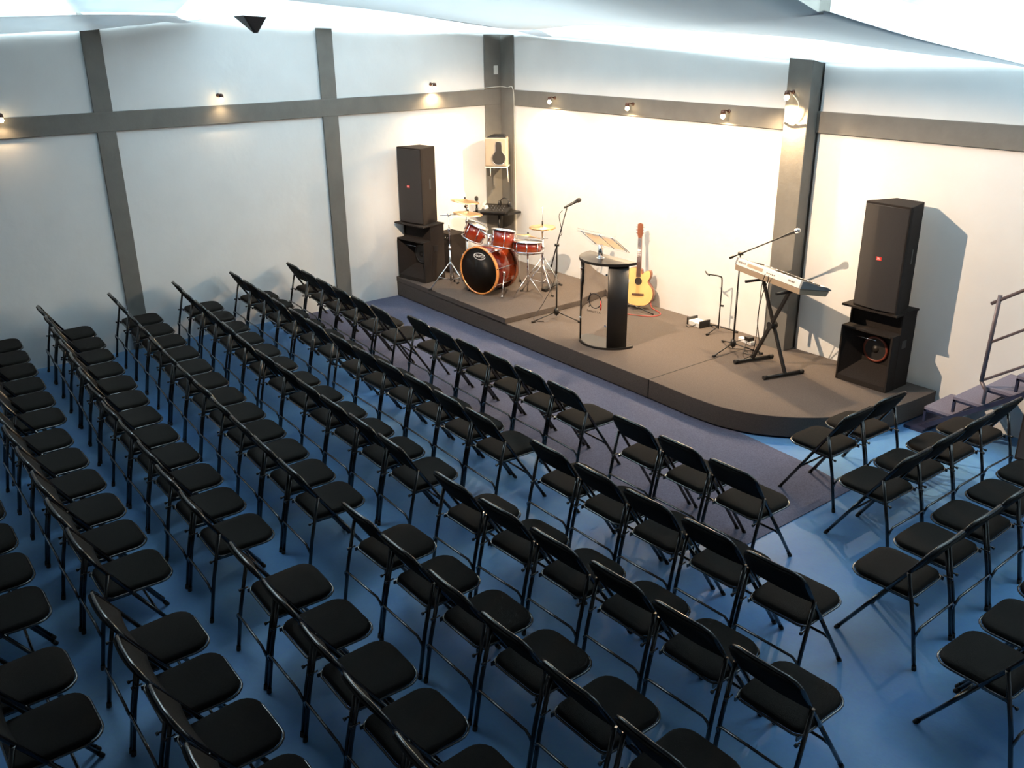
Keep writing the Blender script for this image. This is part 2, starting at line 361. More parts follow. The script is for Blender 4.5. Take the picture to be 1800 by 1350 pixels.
loft('ceiling_drape', L1 + [(9.5, -1.5, 3.15)], [(5.6, -7.4, 5.0), (6.67, -6.6, 4.95), (7.3, -5.4, 4.5), (7.73, -3.76, 3.71), (7.85, -3.64, 3.65), (8.09, -3.08, 3.50), (8.34, -2.32, 3.35), (8.7, -1.94, 3.22), (9.7, -1.7, 3.1)],
     0.0, M['cloth_low_translucency'], 'broad grey shaded cloth twisting towards the stage corner')
loft('ceiling_drape', [(0.03, -8.0, 3.5), (0.03, -6.41, 3.59), (0.03, -5.52, 3.62), (0.03, -4.9, 3.68), (0.03, -4.3, 3.72)], [(2.6, -8.6, 3.62), (2.4, -7.4, 3.70), (2.1, -6.6, 3.72), (1.8, -5.9, 3.74), (1.2, -5.0, 3.74)],
     0.05, M['cloth_low_translucency'], 'grey cloth swag against the side wall, farthest from the stage')
loft('ceiling_drape', [(2.6, -8.6, 3.66), (2.4, -7.4, 3.72), (2.1, -6.6, 3.74), (1.8, -5.9, 3.76), (1.2, -5.0, 3.76)], [(5.2, -9.0, 4.2), (4.4, -8.0, 4.2), (3.8, -7.2, 4.2), (3.3, -6.5, 4.1), (3.0, -5.3, 4.0)],
     0.0, M['cloth'], 'bright cloth strip beside the grey swag by the side wall')
loft('ceiling_drape', [(7.9, -3.5, 3.78), (8.06, -3.0, 3.66), (8.4, -2.5, 3.46), (8.75, -2.0, 3.28), (9.3, -1.7, 3.16)], [(9.3, -4.6, 4.6), (9.8, -4.0, 4.6), (10.2, -3.4, 4.5), (10.5, -2.8, 4.4), (10.9, -2.0, 4.3)],
     0.12, M['cloth'], 'glowing white cloth above the stairs')
b = MB(); b.add([(-0.13, -0.17, 0.0), (0.13, -0.15, 0.0), (0.14, 0.14, 0.0), (-0.12, 0.15, 0.0), (0.02, 0.0, -0.19), (0.045, 0.03, -0.19), (0.02, 0.05, -0.19)], [(0, 3, 2, 1), (0, 1, 4), (1, 5, 4), (1, 2, 5), (2, 6, 5), (2, 3, 6), (3, 0, 4), (3, 4, 6), (4, 5, 6)])
o = b.build('hanging_speaker', M['black'], loc=(1.0, -4.12, 3.755)); tag(o, 'black wedge-shaped loudspeaker poking below the ceiling cloth', 'loudspeaker')

t = thing('stage_spotlight', 'dark theatre spotlight hanging under the cloth and aimed at the stage', 'spotlight', (4.45, -3.95, 4.0), 0)
aimq = (Vector((3.9, -0.3, 0.75)) - Vector((4.45, -3.95, 4.0))).to_track_quat('Z', 'Y').to_matrix().to_4x4()
b = MB(); b.lathe([(0.06, -0.22), (0.10, -0.18), (0.10, -0.02), (0.12, -0.015), (0.12, 0.0), (0.10, 0.0), (0.09, -0.05), (0.09, -0.16)], 20, aimq); b.build('housing', M['black'], t)
b = MB(); b.box((-0.75, 0.200, -0.062), (0.75, 0.206, 0.30)); b.build('added_top_light_block', M['black'], t)  # added plate, keeps the spot's light off the wall above the band
b = MB(); b.box((-1.3, -0.7, -0.110), (1.3, 0.058, -0.105)); b.build('added_bottom_light_block', M['black'], t)  # unseen plate put in to stop the spot lighting carpet and chairs
b = MB(); b.box((-0.306, -0.2, -0.105), (-0.30, 0.118, 0.3)); b.build('added_side_light_block', M['black'], t)  # made-up shield limiting how far the beam spreads along the left wall
b = MB(); b.tube([(-0.13, 0, -0.02), (-0.13, 0.05, 0.2), (0.13, 0.05, 0.2), (0.13, 0, -0.02)], 0.012, 6); b.tube([(0, 0.05, 0.2), (0, 0.05, 1.0)], 0.015, 8); b.build('yoke', M['black'], t)

# ================================================================ LOUDSPEAKERS
def sub(loc, rz, label, red):
    W, D, H, h = 0.56, 0.38, 0.775, 0.575
    t = thing('subwoofer', label, 'loudspeaker', loc, rz, 'horn subwoofers under the tall speakers')
    b = MB(); th = 0.022
    b.box((0, 0.13, 0), (th, D, H)); b.box((W - th, 0.13, 0), (W, D, H)); b.box((0, 0, 0), (th, 0.13, h)); b.box((W - th, 0, 0), (W, 0.13, h))
    b.box((th, 0, 0), (W - th, D, th * 2.4)); b.box((th, D - th, 0.05), (W - th, D, H)); b.box((th, 0, h - th), (W - th, 0.16, h)); b.box((th, 0.15, h - th), (W - th, 0.17, H))
    b.build('cabinet', M['cab'], t, bevel=0.004)
    b = MB(); b.box((-0.015, -0.02, H), (W + 0.015, D, H + 0.022)); b.build('top_board', M['cab'], t, bevel=0.003)
    # flared horn mouth: four sloping panels around the driver
    b = MB(); z0, z1 = 0.055, h - 0.022; o_ = [(th, 0.004, z0), (W - th, 0.004, z0), (W - th, 0.004, z1), (th, 0.004, z1)]; i_ = [(0.15, 0.2, 0.2), (W - 0.13, 0.2, 0.2), (W - 0.13, 0.2, z1 - 0.03), (0.15, 0.2, z1 - 0.03)]
    b.add(o_ + i_, [(0, 1, 5, 4), (1, 2, 6, 5), (2, 3, 7, 6), (3, 0, 4, 7), (4, 5, 6, 7)]); b.build('horn_mouth', M['cab'], t)
    T = TR((0.29, 0.195, 0.345), rx=PI / 2)
    dr = MB(); dr.lathe([(0.135, -0.005), (0.135, 0.01), (0.115, 0.018), (0.112, 0.008)], 32, T); dd = dr.build('driver', M['cone_red'] if red else M['cone'], t)
    c = MB(); c.lathe([(0.112, 0.010), (0.04, -0.0), (0.038, 0.012), (0.002, 0.022)], 32, T); c.build('cone', M['cone'], dd)
    c = MB(); c.box((W - 0.004, 0.17, 0.42), (W + 0.004, 0.25, 0.50)); c.build('side_handle', M['black'], t)
    c = MB(); c.tube([(0.29 - 0.1, -0.003, 0.5), (0.29 + 0.1, -0.003, 0.5)], 0.0015, 6); c.build('badge', M['chrome'], t)
    return t
def tall(loc, rz, label, H=1.02):
    W, D = 0.47, 0.37
    t = thing('tall_loudspeaker', label, 'loudspeaker', loc, rz, 'tall two-way loudspeakers on the subwoofers')
    def poly(e=0): return [(0 + e, 0.012), (0.0 + e, 0.03), (0.10, D), (W - 0.10, D), (W - e, 0.03), (W - e, 0.012)]
    b = MB(); b.prism([(0, 0.02), (W, 0.02), (W, 0.06), (W - 0.09, D), (0.09, D), (0, 0.06)], 0, H); b.build('cabinet', M['cab'], t, bevel=0.006)
    g = [(0.012 + (W - 0.024) * k / 12, 0.02 - 0.028 * math.sin(PI * k / 12) - 0.004) for k in range(13)]
    b = MB(); b.prism(g + [(W - 0.012, 0.021), (0.012, 0.021)], 0.02, H - 0.02, smooth=False); b.build('grille', M['grille'], t)
    for zc in (0.25, 0.76):
        c = MB(); c.lathe([(0.178, 0), (0.178, 0.006), (0.165, 0.006)], 40, TR((W / 2, -0.0045 - 0.006, zc), rx=PI / 2)); 
    lg = MB(); lg.prism(rpoly(-0.028, -0.017, 0.028, 0.017, 0.003), 0, 0.004, TR((W / 2, -0.010, H * 0.50), rx=PI / 2)); L = lg.build('logo_badge', M['red'], t); L['label'] = 'small red badge with white letters'
    text('lettering', 'JBL', 0.026, M['white'], L, TR((W / 2, -0.0155, H * 0.50), rx=PI / 2), 0.0005)
    c = MB(); c.prism(rpoly(-0.02, -0.07, 0.02, 0.07, 0.012), 0, 0.004, TR((W - 0.044, 0.21, H * 0.52), rx=PI / 2, rz=math.atan2(D - 0.06, -0.09) ) ); c.build('handle', M['black'], t)
    return t
sub((6.213, -0.462, 0.22), 0, 'black horn subwoofer at the stair end of the stage, coppery cone ring', True)
tall((6.30, -0.475, 0.22 + 0.797), R(-3), 'tall black loudspeaker at the stair end of the stage')
sub((0.075, -1.93, 0.2905), R(10), 'black horn subwoofer beside the drums near the side wall', False)
tall((0.115, -1.90, 0.2905 + 0.797), R(11), 'tall black loudspeaker beside the drums near the side wall')

# ================================================================ DRUM KIT
def lugs(b, r, z0, z1, n, T, ph=0):
    for k in range(n):
        a = ph + 2 * PI * k / n; x, y = (r + 0.012) * math.cos(a), (r + 0.012) * math.sin(a)
        b.tube([(x, y, z0), (x, y, z1)], 0.004, 6, T=T)
        zc = (z0 + z1) / 2; b.tube([(x * 0.99, y * 0.99, zc - 0.022), (x * 0.99, y * 0.99, zc + 0.022)], 0.011, 8, T=T)
def drum(name, label, cat, r, h, T, heads=('drumhead', 'drumhead'), n=6):
    t = thing(name, label, cat, group='drums of the kit')
    t.matrix_world = T
    b = MB(); b.lathe([(r, 0), (r, h)], 40); b.build('shell', M['burst'], t)
    for z, s in ((0, -1), (h, 1)):
        b = MB(); b.tube([(math.cos(2 * PI * k / 36) * (r + 0.012), math.sin(2 * PI * k / 36) * (r + 0.012), z + s * 0.008) for k in range(36)], 0.009, 8, closed=True); b.build('rim', M['chrome'], t)
    b = MB(); b.lathe([(0.001, h + 0.004), (r + 0.004, h + 0.003)], 40); b.build('head', M['drumhead'], t)
    b = MB(); lugs(b, r, 0, h, n, None, 0.3); b.build('lugs', M['chrome'], t)
    return t
# bass drum: local z runs from the rear head to the front head
def bass_drum():
    r, h = 0.295, 0.44
    ax = Vector((math.cos(R(-76)), math.sin(R(-76)), 0)); c = Vector((1.55, -1.58, 0.29 + 0.325))
    t = thing('bass_drum', 'large bass drum with black front head and amber hoop on the riser', 'drum', group='drums of the kit')
    q = ax.to_track_quat('Z', 'Y').to_matrix().to_4x4()
    t.matrix_world = Matrix.Translation(c - ax * h) @ q
    b = MB(); b.lathe([(r, 0), (r, h)], 56); b.build('shell', M['burst'], t)
    for z in (-0.005, h - 0.03):
        b = MB(); b.lathe([(r + 0.006, z), (r + 0.026, z), (r + 0.026, z + 0.04), (r + 0.006, z + 0.04), (r + 0.006, z)], 56); hp = b.build('hoop', M['hoopwood'] if z > 0.1 else M['mahog'], t)
    b = MB(); b.lathe([(0.001, h + 0.004), (r + 0.005, h + 0.002)], 56); fh = b.build('front_head', M['drum_black'], t); fh['label'] = 'black front head'
    b = MB(); b.lathe([(0.001, -0.002), (r + 0.005, -0.001)], 56); b.build('rear_head', M['drumhead'], t)
    b = MB(); lugs(b, r, 0.0, h, 8, None, 0.2)
    for k in range(8):
        a = 0.2 + 2 * PI * k / 8
        b.tube([((r + 0.012) * math.cos(a), (r + 0.012) * math.sin(a), h - 0.03), ((r + 0.035) * math.cos(a), (r + 0.035) * math.sin(a), h + 0.01)], 0.007, 6)
    b.build('lugs', M['chrome'], t)
    Ti = t.matrix_world.inverted()
    # oval emblem near the top of the front head
    right = ax.cross(Vector((0, 0, 1))) * -1
    F = Matrix((( -right.x, 0, ax.x, 0), (-right.y, 0, ax.y, 0), (0, 1, 0, 0), (0, 0, 0, 1)))
    F = Matrix.Identity(4); rr = Vector((0, 0, 1)).cross(ax)
    for i in range(3): F[i][0] = rr[i]; F[i][1] = (0, 0, 1)[i]; F[i][2] = ax[i]
    ec = c + ax * 0.006 + Vector((0, 0, 0.195)) + rr * 0.02
    E = Ti @ Matrix.Translation(ec) @ F
    b = MB(); b.prism([(0.100 * math.cos(2 * PI * k / 32), 0.046 * math.sin(2 * PI * k / 32)) for k in range(32)], 0, 0.001, E); em = b.build('emblem', M['white'], t)
    b = MB(); b.prism([(0.091 * math.cos(2 * PI * k / 32), 0.038 * math.sin(2 * PI * k / 32)) for k in range(32)], 0.001, 0.002, E); b.build('emblem_field', M['drum_black'], em)
    text('emblem_lettering', 'MAPEX', 0.052, M['white'], em, E @ Matrix.Translation((0, 0, 0.003)), 0.0004)
    # spurs, in world coordinates brought into the drum's space
    for s, foot in ((1, (1.90, -1.47, 0.30)), (-1, (1.18, -1.50, 0.30))):
        top = c - ax * 0.14 + rr * s * 0.31 + Vector((0, 0, -0.02))
        b = MB(); b.tube([top, Vector(foot)], [0.012, 0.008], 8, T=Ti); b.tube([top - Vector((0, 0, 0.03)), top + Vector((0, 0, 0.03))], 0.022, 8, T=Ti)
        b.tube([Vector(foot) + Vector((0, 0, 0.0)), Vector(foot) + Vector((0, 0, 0.03))], 0.013, 8, T=Ti); b.build('spur_leg', M['chrome'], t)
    b = MB(); m0 = c - ax * 0.22 + Vector((0, 0, 0.29)); b.tube([m0, m0 + Vector((0, 0, 0.16))], 0.02, 10, T=Ti); b.box((-0.05, -0.05, -0.01), (0.05, 0.05, 0.03), Ti @ Matrix.Translation(m0))
    for s in (-1, 1): b.tube([m0 + Vector((0, 0, 0.13)), m0 + rr * s * 0.09 + Vector((0, 0, 0.17)), m0 + rr * s * 0.14 + Vector((0, 0, 0.20))], 0.010, 8, T=Ti)
    b.build('tom_holder', M['chrome'], t)
bass_drum()
def tilt(loc, az, deg, h):
    # the drum's axis leans by deg towards azimuth az; loc is the middle of the drum
    a = Vector((math.cos(R(az)) * math.sin(R(deg)), math.sin(R(az)) * math.sin(R(deg)), math.cos(R(deg))))
    q = a.to_track_quat('Z', 'Y').to_matrix().to_4x4()
    return Matrix.Translation(Vector(loc) - a * h / 2) @ q
drum('tom_drum', 'small tom drum tilted back, mounted nearer the loudspeaker stack', 'drum', 0.135, 0.19, tilt((1.20, -1.38, 1.045), 50, 24, 0.19))
drum('tom_drum', 'tom drum mounted nearer the hi-hat', 'drum', 0.145, 0.20, tilt((1.80, -1.36, 1.055), 100, 12, 0.20))
sn = drum('snare_drum', 'shallow snare drum on a stand between bass drum and hi-hat', 'drum', 0.18, 0.11, tilt((2.02, -1.13, 0.955), 120, 6, 0.11), n=8)
Ti = sn.matrix_world.inverted()
b = MB(); c0 = Vector((2.02, -1.13, 0.44)); b.tube([c0, c0 + Vector((0, 0, 0.44))], 0.011, 8, T=Ti)
for k in range(3):
    a = 2 * PI * k / 3 + 0.4; d = Vector((math.cos(a), math.sin(a), 0))
    b.tube([c0 + Vector((0, 0, 0.14)), c0 + d * 0.22 - Vector((0, 0, 0.14))], 0.008, 6, T=Ti)
    b.tube([c0 + Vector((0, 0, 0.40)), c0 + d * 0.19 + Vector((0, 0, 0.44)), c0 + d * 0.195 + Vector((0, 0, 0.48))], 0.008, 6, T=Ti)
b.build('stand', M['chrome'], sn)
ft = drum('floor_tom', 'floor tom on three chrome legs behind the bass drum', 'drum', 0.19, 0.36, Matrix.Translation((1.25, -0.95, 0.52)), n=8)
Ti = ft.matrix_world.inverted()
for k in range(3):
    a = 2 * PI * k / 3 + 0.9; d = Vector((math.cos(a), math.sin(a), 0)); p = Vector((1.25, -0.95, 0)) + d * 0.215
    b = MB(); b.tube([p + Vector((0, 0, 0.80)), p + Vector((0, 0, 0.38)), p + d * 0.02 + Vector((0, 0, 0.30))], 0.006, 8, T=Ti); lg = b.build('leg', M['chrome'], ft)
    b = MB(); b.tube([p + d * 0.02 + Vector((0, 0, 0.291)), p + d * 0.02 + Vector((0, 0, 0.325))], 0.014, 8, T=Ti); b.build('rubber_foot', M['rubber'], lg)

def cymbal_mesh(r, T):
    b = MB(); b.lathe([(0.004, 0.020), (r * 0.12, 0.018), (r * 0.2, 0.004), (r * 0.6, -0.006), (r, -0.016), (r, -0.018), (r * 0.6, -0.009), (r * 0.2, 0.001), (0.004, 0.015)], 40, T); return b
def tripod(t, base, r, zh, th0=0.5, rad=0.009, spread=0.0, double=True):
    for k in range(3):
        a = th0 + 2 * PI * k / 3; d = Vector((math.cos(a), math.sin(a), 0))
        b = MB(); p0 = Vector(base) + Vector((0, 0, zh)); p1 = Vector(base) + d * r + Vector((0, 0, 0.018)); b.tube([p0 + d * 0.02, p1], rad, 8)
        if double:
            b.tube([Vector(base) + Vector((0, 0, zh * 0.35)), p0.lerp(p1, 0.55)], rad * 0.7, 6)
        lg = b.build('leg', M['chrome'] if double else M['black_satin'], t)
        b = MB(); b.tube([p1 - d * 0.015 - Vector((0, 0, 0.004)), p1 + d * 0.03 - Vector((0, 0, 0.005))], 0.0125, 8); b.build('rubber_foot', M['rubber'], lg)
def cym_stand(base, pole_z, arm_to, r, label, th0, tiltaz, tiltdeg):
    t = thing('cymbal_stand', label, 'cymbal', base, 0, 'cymbals on chrome stands')
    tripod(t, (0, 0, 0), 0.30, 0.34, th0)
    b = MB(); b.tube([(0, 0, 0.10), (0, 0, pole_z * 0.55)], 0.013, 10); b.tube([(0, 0, pole_z * 0.55), (0, 0, pole_z)], 0.009, 8)
    for z in (0.34, pole_z * 0.55, pole_z * 0.8): b.tube([(0, 0, z - 0.02), (0, 0, z + 0.02)], 0.019, 8)
    b.build('pole', M['chrome'], t)
    e = Vector(arm_to) - Vector(base)
    b = MB(); s0 = Vector((0, 0, pole_z)); dirn = (e - s0).normalized(); b.tube([s0 - dirn * 0.12, s0, e - Vector((0, 0, 0.02)), e + Vector((0, 0, 0.05))], 0.007, 8); b.tube([s0 - Vector((0, 0.02, 0)), s0 + Vector((0, 0.02, 0))], 0.02, 10); b.build('boom_arm', M['chrome'], t)
    T = Matrix.Translation(e) @ Matrix.Rotation(R(tiltaz), 4, 'Z') @ Matrix.Rotation(R(tiltdeg), 4, 'Y')
    cymbal_mesh(r, T).build('cymbal', M['brass'], t)
    b = MB(); b.tube([e + Vector((0, 0, 0.02)), e + Vector((0, 0, 0.045))], 0.012, 8); b.build('wing_nut', M['black'], t)
cym_stand((1.03, -1.68, 0.29), 1.0, (1.12, -1.43, 1.30), 0.20, 'lower bronze crash cymbal on the boom stand nearest the loudspeaker stack', 0.3, 60, 6)
cym_stand((0.78, -1.22, 0.29), 1.02, (0.80, -1.25, 1.40), 0.20, 'upper bronze crash cymbal on the stand farther back', 1.0, 60, 8)
cym_stand((1.60, -0.52, 0.29), 0.62, (1.74, -0.90, 1.02), 0.20, 'ride cymbal half hidden behind the toms', 0.2, 100, 16)
def hihat():
    t = thing('hi_hat_stand', 'hi-hat cymbals on a chrome tripod stand with foot pedal', 'cymbal', (1.98, -0.85, 0.29), 0, 'cymbals on chrome stands')
    tripod(t, (0, 0, 0), 0.27, 0.36, -0.2)
    b = MB(); b.tube([(0, 0, 0.05), (0, 0, 0.84)], 0.012, 10); b.tube([(0, 0, 0.84), (0, 0, 1.14)], 0.0035, 6); b.tube([(0, 0, 0.52), (0, 0, 0.57)], 0.019, 8); b.tube([(0, 0, 0.80), (0, 0, 0.845)], [0.014, 0.03], 10); b.build('pole', M['chrome'], t)
    cymbal_mesh(0.175, TR((0, 0, 0.875))).build('top_cymbal', M['brass'], t); cymbal_mesh(0.175, TR((0, 0, 0.855), rx=PI)).build('bottom_cymbal', M['brass'], t)
    b = MB(); b.tube([(0, 0, 0.895), (0, 0, 0.95)], 0.010, 8); b.build('clutch', M['black'], t)
    b = MB(); b.box((-0.045, 0.02, 0.0), (0.045, 0.06, 0.03)); b.box((-0.045, 0.02, 0.02), (0.045, 0.29, 0.035), TR((0, 0, 0.0), rx=R(10))); b.build('foot_pedal', M['black'], t)
hihat()

# small amplifier behind the drums, equipment shelf in the corner
t = thing('guitar_amplifier', 'small dark amplifier box behind the drums near the side wall', 'amplifier', (0.20, -1.10, 0.29), R(5))
b = MB(); b.box((-0.17, -0.14, 0.0), (0.17, 0.14, 0.56)); b.build('cabinet', M['cab'], t, bevel=0.01)
b = MB(); b.box((-0.155, -0.148, 0.03), (0.155, -0.138, 0.46)); b.build('grille', M['grille'], t)
b = MB(); b.box((-0.155, -0.147, 0.48), (0.155, -0.139, 0.54)); cp = b.build('control_panel', M['black_satin'], t)
b = MB(); [b.tube([(-0.13 + 0.05 * k, -0.149, 0.51), (-0.13 + 0.05 * k, -0.162, 0.51)], 0.008, 8) for k in range(6)]; b.build('knobs', M['chrome'], cp)
b = MB(); b.prism([(0.03, -0.58), (0.20, -0.62), (0.52, -0.30), (0.50, -0.04), (0.03, -0.04)], 0, 0.03); o = b.build('corner_shelf', M['black_satin'], loc=(0, 0, 1.03)); tag(o, 'black corner shelf holding audio gear behind the drums', 'shelf')
b = MB(); b.tube([(0.28, -0.28, -0.42), (0.28, -0.28, 0)], 0.02, 10); b.box((0.18, -0.38, -0.745), (0.38, -0.18, -0.40)); b.build('pedestal', M['black_satin'], o)
t = thing('audio_mixer', 'small audio mixer with pale knobs on the corner shelf', 'mixer', (0.27, -0.33, 1.061), R(38))
b = MB(); b.prism([(-0.20, 0.0), (0.13, 0.0), (0.13, 0.09), (-0.20, 0.03)], -0.19, 0.19, TR((0, 0, 0), rx=PI / 2, rz=PI / 2)); b.build('case', M['black'], t, bevel=0.004)
b = MB()
for i in range(7):
    for j in range(3): b.lathe([(0.006, 0), (0.005, 0.012)], 8, TR((-0.14 + 0.045 * i, -0.14 + 0.08 * j, 0.040 + 0.0145 * j)))
b.build('knobs', M['kbend'], t)
t = thing('headphones', 'round black headphones lying on the audio mixer', 'headphones', (0.34, -0.22, 1.15), R(30))
b = MB(); b.tube([(0.075 * math.cos(R(a)), 0, 0.02 + 0.085 * math.sin(R(a))) for a in range(0, 181, 15)], 0.007, 8); b.build('headband', M['black'], t)
for s in (-1, 1):
    b = MB(); b.lathe([(0.042, 0), (0.042, 0.025), (0.02, 0.035)], 20, TR((s * 0.065, 0, 0.02), ry=s * PI / 2)); b.build('ear_cup', M['black'], t)
b = MB(); b.box((-0.03, -0.03, 0), (0.03, 0.03, 0.05)); b.build('power_adapter', M['plate'], loc=(0.20, -0.47, 1.105)); tag(bpy.data.objects['power_adapter'], 'small pale adapter box on the corner shelf', 'adapter')

def mic(t, T, head='black'):
    b = MB(); b.lathe([(0.010, -0.17), (0.013, -0.16), (0.017, -0.02), (0.021, 0.0)], 16, T); mb = b.build('microphone', M['black_satin'], t)
    b = MB(); b.lathe([(0.021, 0.0), (0.027, 0.01), (0.028, 0.03), (0.020, 0.052), (0.002, 0.060)], 16, T); b.build('mic_grille', M['chrome'] if head == 'chrome' else M['grille'], mb)
t = thing('microphone_holder', 'upright black microphone standing on the corner shelf edge', 'microphone', (0.10, -0.56, 1.06)); mic(t, TR((0, 0, 0.17)))
b = MB(); b.tube([(0, 0, 0.0), (0, 0, 0.05)], 0.02, 10); b.build('holder', M['black'], t)

# beige monitor in the corner on a bracket
t = thing('monitor_speaker', 'beige bookshelf loudspeaker with bowling-pin-shaped black panel high in the corner', 'loudspeaker', (0.36, -0.36, 1.74), R(43))
b = MB(); b.prism([(-0.155, -0.13), (0.155, -0.13), (0.165, 0.0), (0.14, 0.14), (-0.14, 0.14), (-0.165, 0.0)], 0, 0.40); b.build('cabinet', M['beige'], t, bevel=0.015)
b = MB(); b.prism([(-0.15, -0.12), (0.15, -0.12), (0.12, 0.13), (-0.12, 0.13)], 0.40, 0.43, poly2=[(-0.08, -0.08), (0.13, -0.09), (0.10, 0.12), (-0.06, 0.12)]); b.build('top_cap', M['black'], t, bevel=0.008)
pin = [(0.035, 0.34), (0.04, 0.30), (0.04, 0.22), (0.055, 0.19), (0.085, 0.15), (0.09, 0.11), (0.075, 0.065), (0.045, 0.035)]
pinp = [(x, z) for x, z in pin] + [(0.0, 0.028)] + [(-x, z) for x, z in reversed(pin)] + [(0.0, 0.35)]
b = MB(); b.prism(pinp, 0, 0.006, TR((0.045, -0.130, 0.0), rx=PI / 2)); b.build('driver_panel', M['cone'], t)
b = MB(); b.tube([(0.045 + 1.12 * x, -0.134, z) for x, z in pinp], 0.004, 6, closed=True); b.build('panel_trim', M['chrome'], t)
b = MB(); b.box((-0.16, -0.13, 0), (0.16, 0.14, 0.014), TR((0.36, -0.36, 1.724), rz=R(43))); b.box((-0.02, 0.1, -0.03), (0.02, 0.50, 0.0), TR((0.36, -0.36, 1.724), rz=R(43))); b.tube([(0.38, -0.50, 1.73), (0.38, -0.50, 1.60)], 0.007, 6); b.tube([(0.54, -0.32, 1.73), (0.55, -0.31, 1.52)], 0.009, 6)
tag(b.build('speaker_bracket', M['cable']), 'steel bracket carrying the beige loudspeaker in the corner', 'bracket')

# ================================================================ MICROPHONE STANDS
def mic_stand(base, h, a, bvec, back, label, th0, r=0.34, head='black'):
    t = thing('microphone_stand', label, 'microphone stand', base, 0, 'black microphone stands on the stage')
    tripod(t, (0, 0, 0), r, 0.09, th0, 0.0075, double=False)
    b = MB(); b.tube([(0, 0, 0.04), (0, 0, h * 0.62)], 0.011, 10); b.tube([(0, 0, h * 0.62), (0, 0, h)], 0.008, 8); b.lathe([(0.03, 0.06), (0.034, 0.10), (0.022, 0.14)], 12); b.build('pole', M['black_satin'], t)
    d = Vector(bvec); L = d.length; dn = d / L; top = Vector((0, 0, h))
    b = MB(); b.tube([top - dn * back, top + dn * (L - 0.14)], 0.0075, 8); b.tube([top - dn * back, top - dn * (back - 0.05)], 0.013, 8); b.tube([top - Vector((0.02, 0.02, 0)), top + Vector((0.02, 0.02, 0))], 0.018, 10); b.build('boom_arm', M['black_satin'], t)
    b = MB(); b.tube([top - Vector((0.025, -0.025, 0)), top + Vector((-0.045, 0.045, 0.0))], 0.010, 8); b.build('clutch_knob', M['black'], t)
    return t, top, dn, L
P0 = Vector((2.86, -1.35, 0.22))
t, top, dn, L = mic_stand(P0, 0.93, 0, (0.10, 0.11, 0.58), 0.28, 'black boom microphone stand between drums and lectern', 0.35, 0.32)
e = top + dn * (L - 0.14); md = Vector((0.10, 0.19, 0.10)).normalized()
mic(t, Matrix.Translation(e + md * 0.13 + Vector((0, 0, 0.02))) @ md.to_track_quat('Z', 'Y').to_matrix().to_4x4())
b = MB(); b.tube(bez([e - md * 0.06, e + Vector((-0.07, -0.06, -0.10)), e + Vector((-0.03, -0.05, -0.30)), top + Vector((0.01, 0, 0.05)), Vector((-0.02, -0.02, 0.5)), Vector((-0.13, -0.10, 0.20)), Vector((-0.14, -0.25, 0.012)), Vector((0.02, -0.22, 0.012))], 48), 0.004, 6); b.build('cable', M['black'], t)
P1 = Vector((5.02, -0.62, 0.22))
t, top, dn, L = mic_stand(P1, 1.10, 0, (0.62, 0.03, 0.33), 0.15, 'black boom microphone stand behind the keyboard, near the column', -PI / 2, 0.30, head='chrome')
e = top + dn * (L - 0.14)
mic(t, Matrix.Translation(e + dn * 0.15) @ dn.to_track_quat('Z', 'Y').to_matrix().to_4x4(), 'chrome')
# hanging guitar stand
t = thing('guitar_stand', 'empty black hook-top guitar stand against the white wall', 'guitar stand', (4.46, -0.20, 0.22), 0)
tripod(t, (0, 0, 0), 0.20, 0.06, 0.6, 0.008, double=False)
b = MB(); b.tube(bez([(0, 0, 0.03), (-0.0, 0, 0.3), (0.0, 0, 0.62), (-0.02, -0.03, 0.67), (-0.07, -0.10, 0.69), (-0.11, -0.14, 0.70)], 24), 0.008, 8); b.tube([(0, 0, 0.32), (0.04, 0.01, 0.32)], 0.012, 8); b.build('pole', M['black_satin'], t)
b = MB(); b.tube([(-0.05, -0.17, 0.70), (-0.11, -0.14, 0.70), (-0.17, -0.10, 0.71)], 0.009, 8); b.build('yoke', M['black_satin'], t)

# ================================================================ LECTERN
CX, CY, RL = 3.88, -1.40, 0.365
t = thing('lectern', 'curved black lectern with clear front and acrylic book rest', 'lectern', (CX, CY, 0.22))
def shell_poly(r0, r1, a0, a1, n=20):
    return [(r1 * math.cos(R(-a)), r1 * math.sin(R(-a))) for a in [a0 + (a1 - a0) * k / n for k in range(n + 1)]] + [(r0 * math.cos(R(-a)), r0 * math.sin(R(-a))) for a in [a1 + (a0 - a1) * k / n for k in range(n + 1)]]
half = [(0.365 * math.cos(R(-a)), 0.365 * math.sin(R(-a))) for a in range(0, 181, 6)]
b = MB(); b.prism([(x * 1.0, y * 1.0) for x, y in half], 0.0, 0.025); b.build('base_plate', M['black_satin'], t)
b = MB(); b.prism([(x * 1.03, y * 1.03) for x, y in half], 0.955, 0.985); b.build('top_plate', M['black_satin'], t, bevel=0.003)
for a0, a1 in ((14, 51), (127, 141)):
    b = MB(); b.prism(shell_poly(0.335, 0.357, a0, a1), 0.025, 0.955, smooth=True); b.build('side_panel', M['black_satin'], t)
b = MB(); b.prism(shell_poly(0.342, 0.347, 51, 129), 0.025, 0.955, smooth=True); ap = b.build('front_panel', M['acrylic'], t); ap['label'] = 'clear curved acrylic front with black ring emblem'
def onarc(a, z, r=0.349): return Vector((r * math.cos(R(-a)), r * math.sin(R(-a)), z))
b = MB(); b.tube([onarc(76 + 13 * math.cos(2 * PI * k / 28), 0.55 + 0.083 * math.sin(2 * PI * k / 28)) for k in range(28)], 0.006, 6, closed=True)
b.tube([onarc(93, 0.53), onarc(88, 0.60), onarc(85, 0.635)], 0.006, 6); b.tube([onarc(89, 0.47), onarc(86, 0.50)], 0.006, 6); b.build('ring_emblem', M['black'], ap)
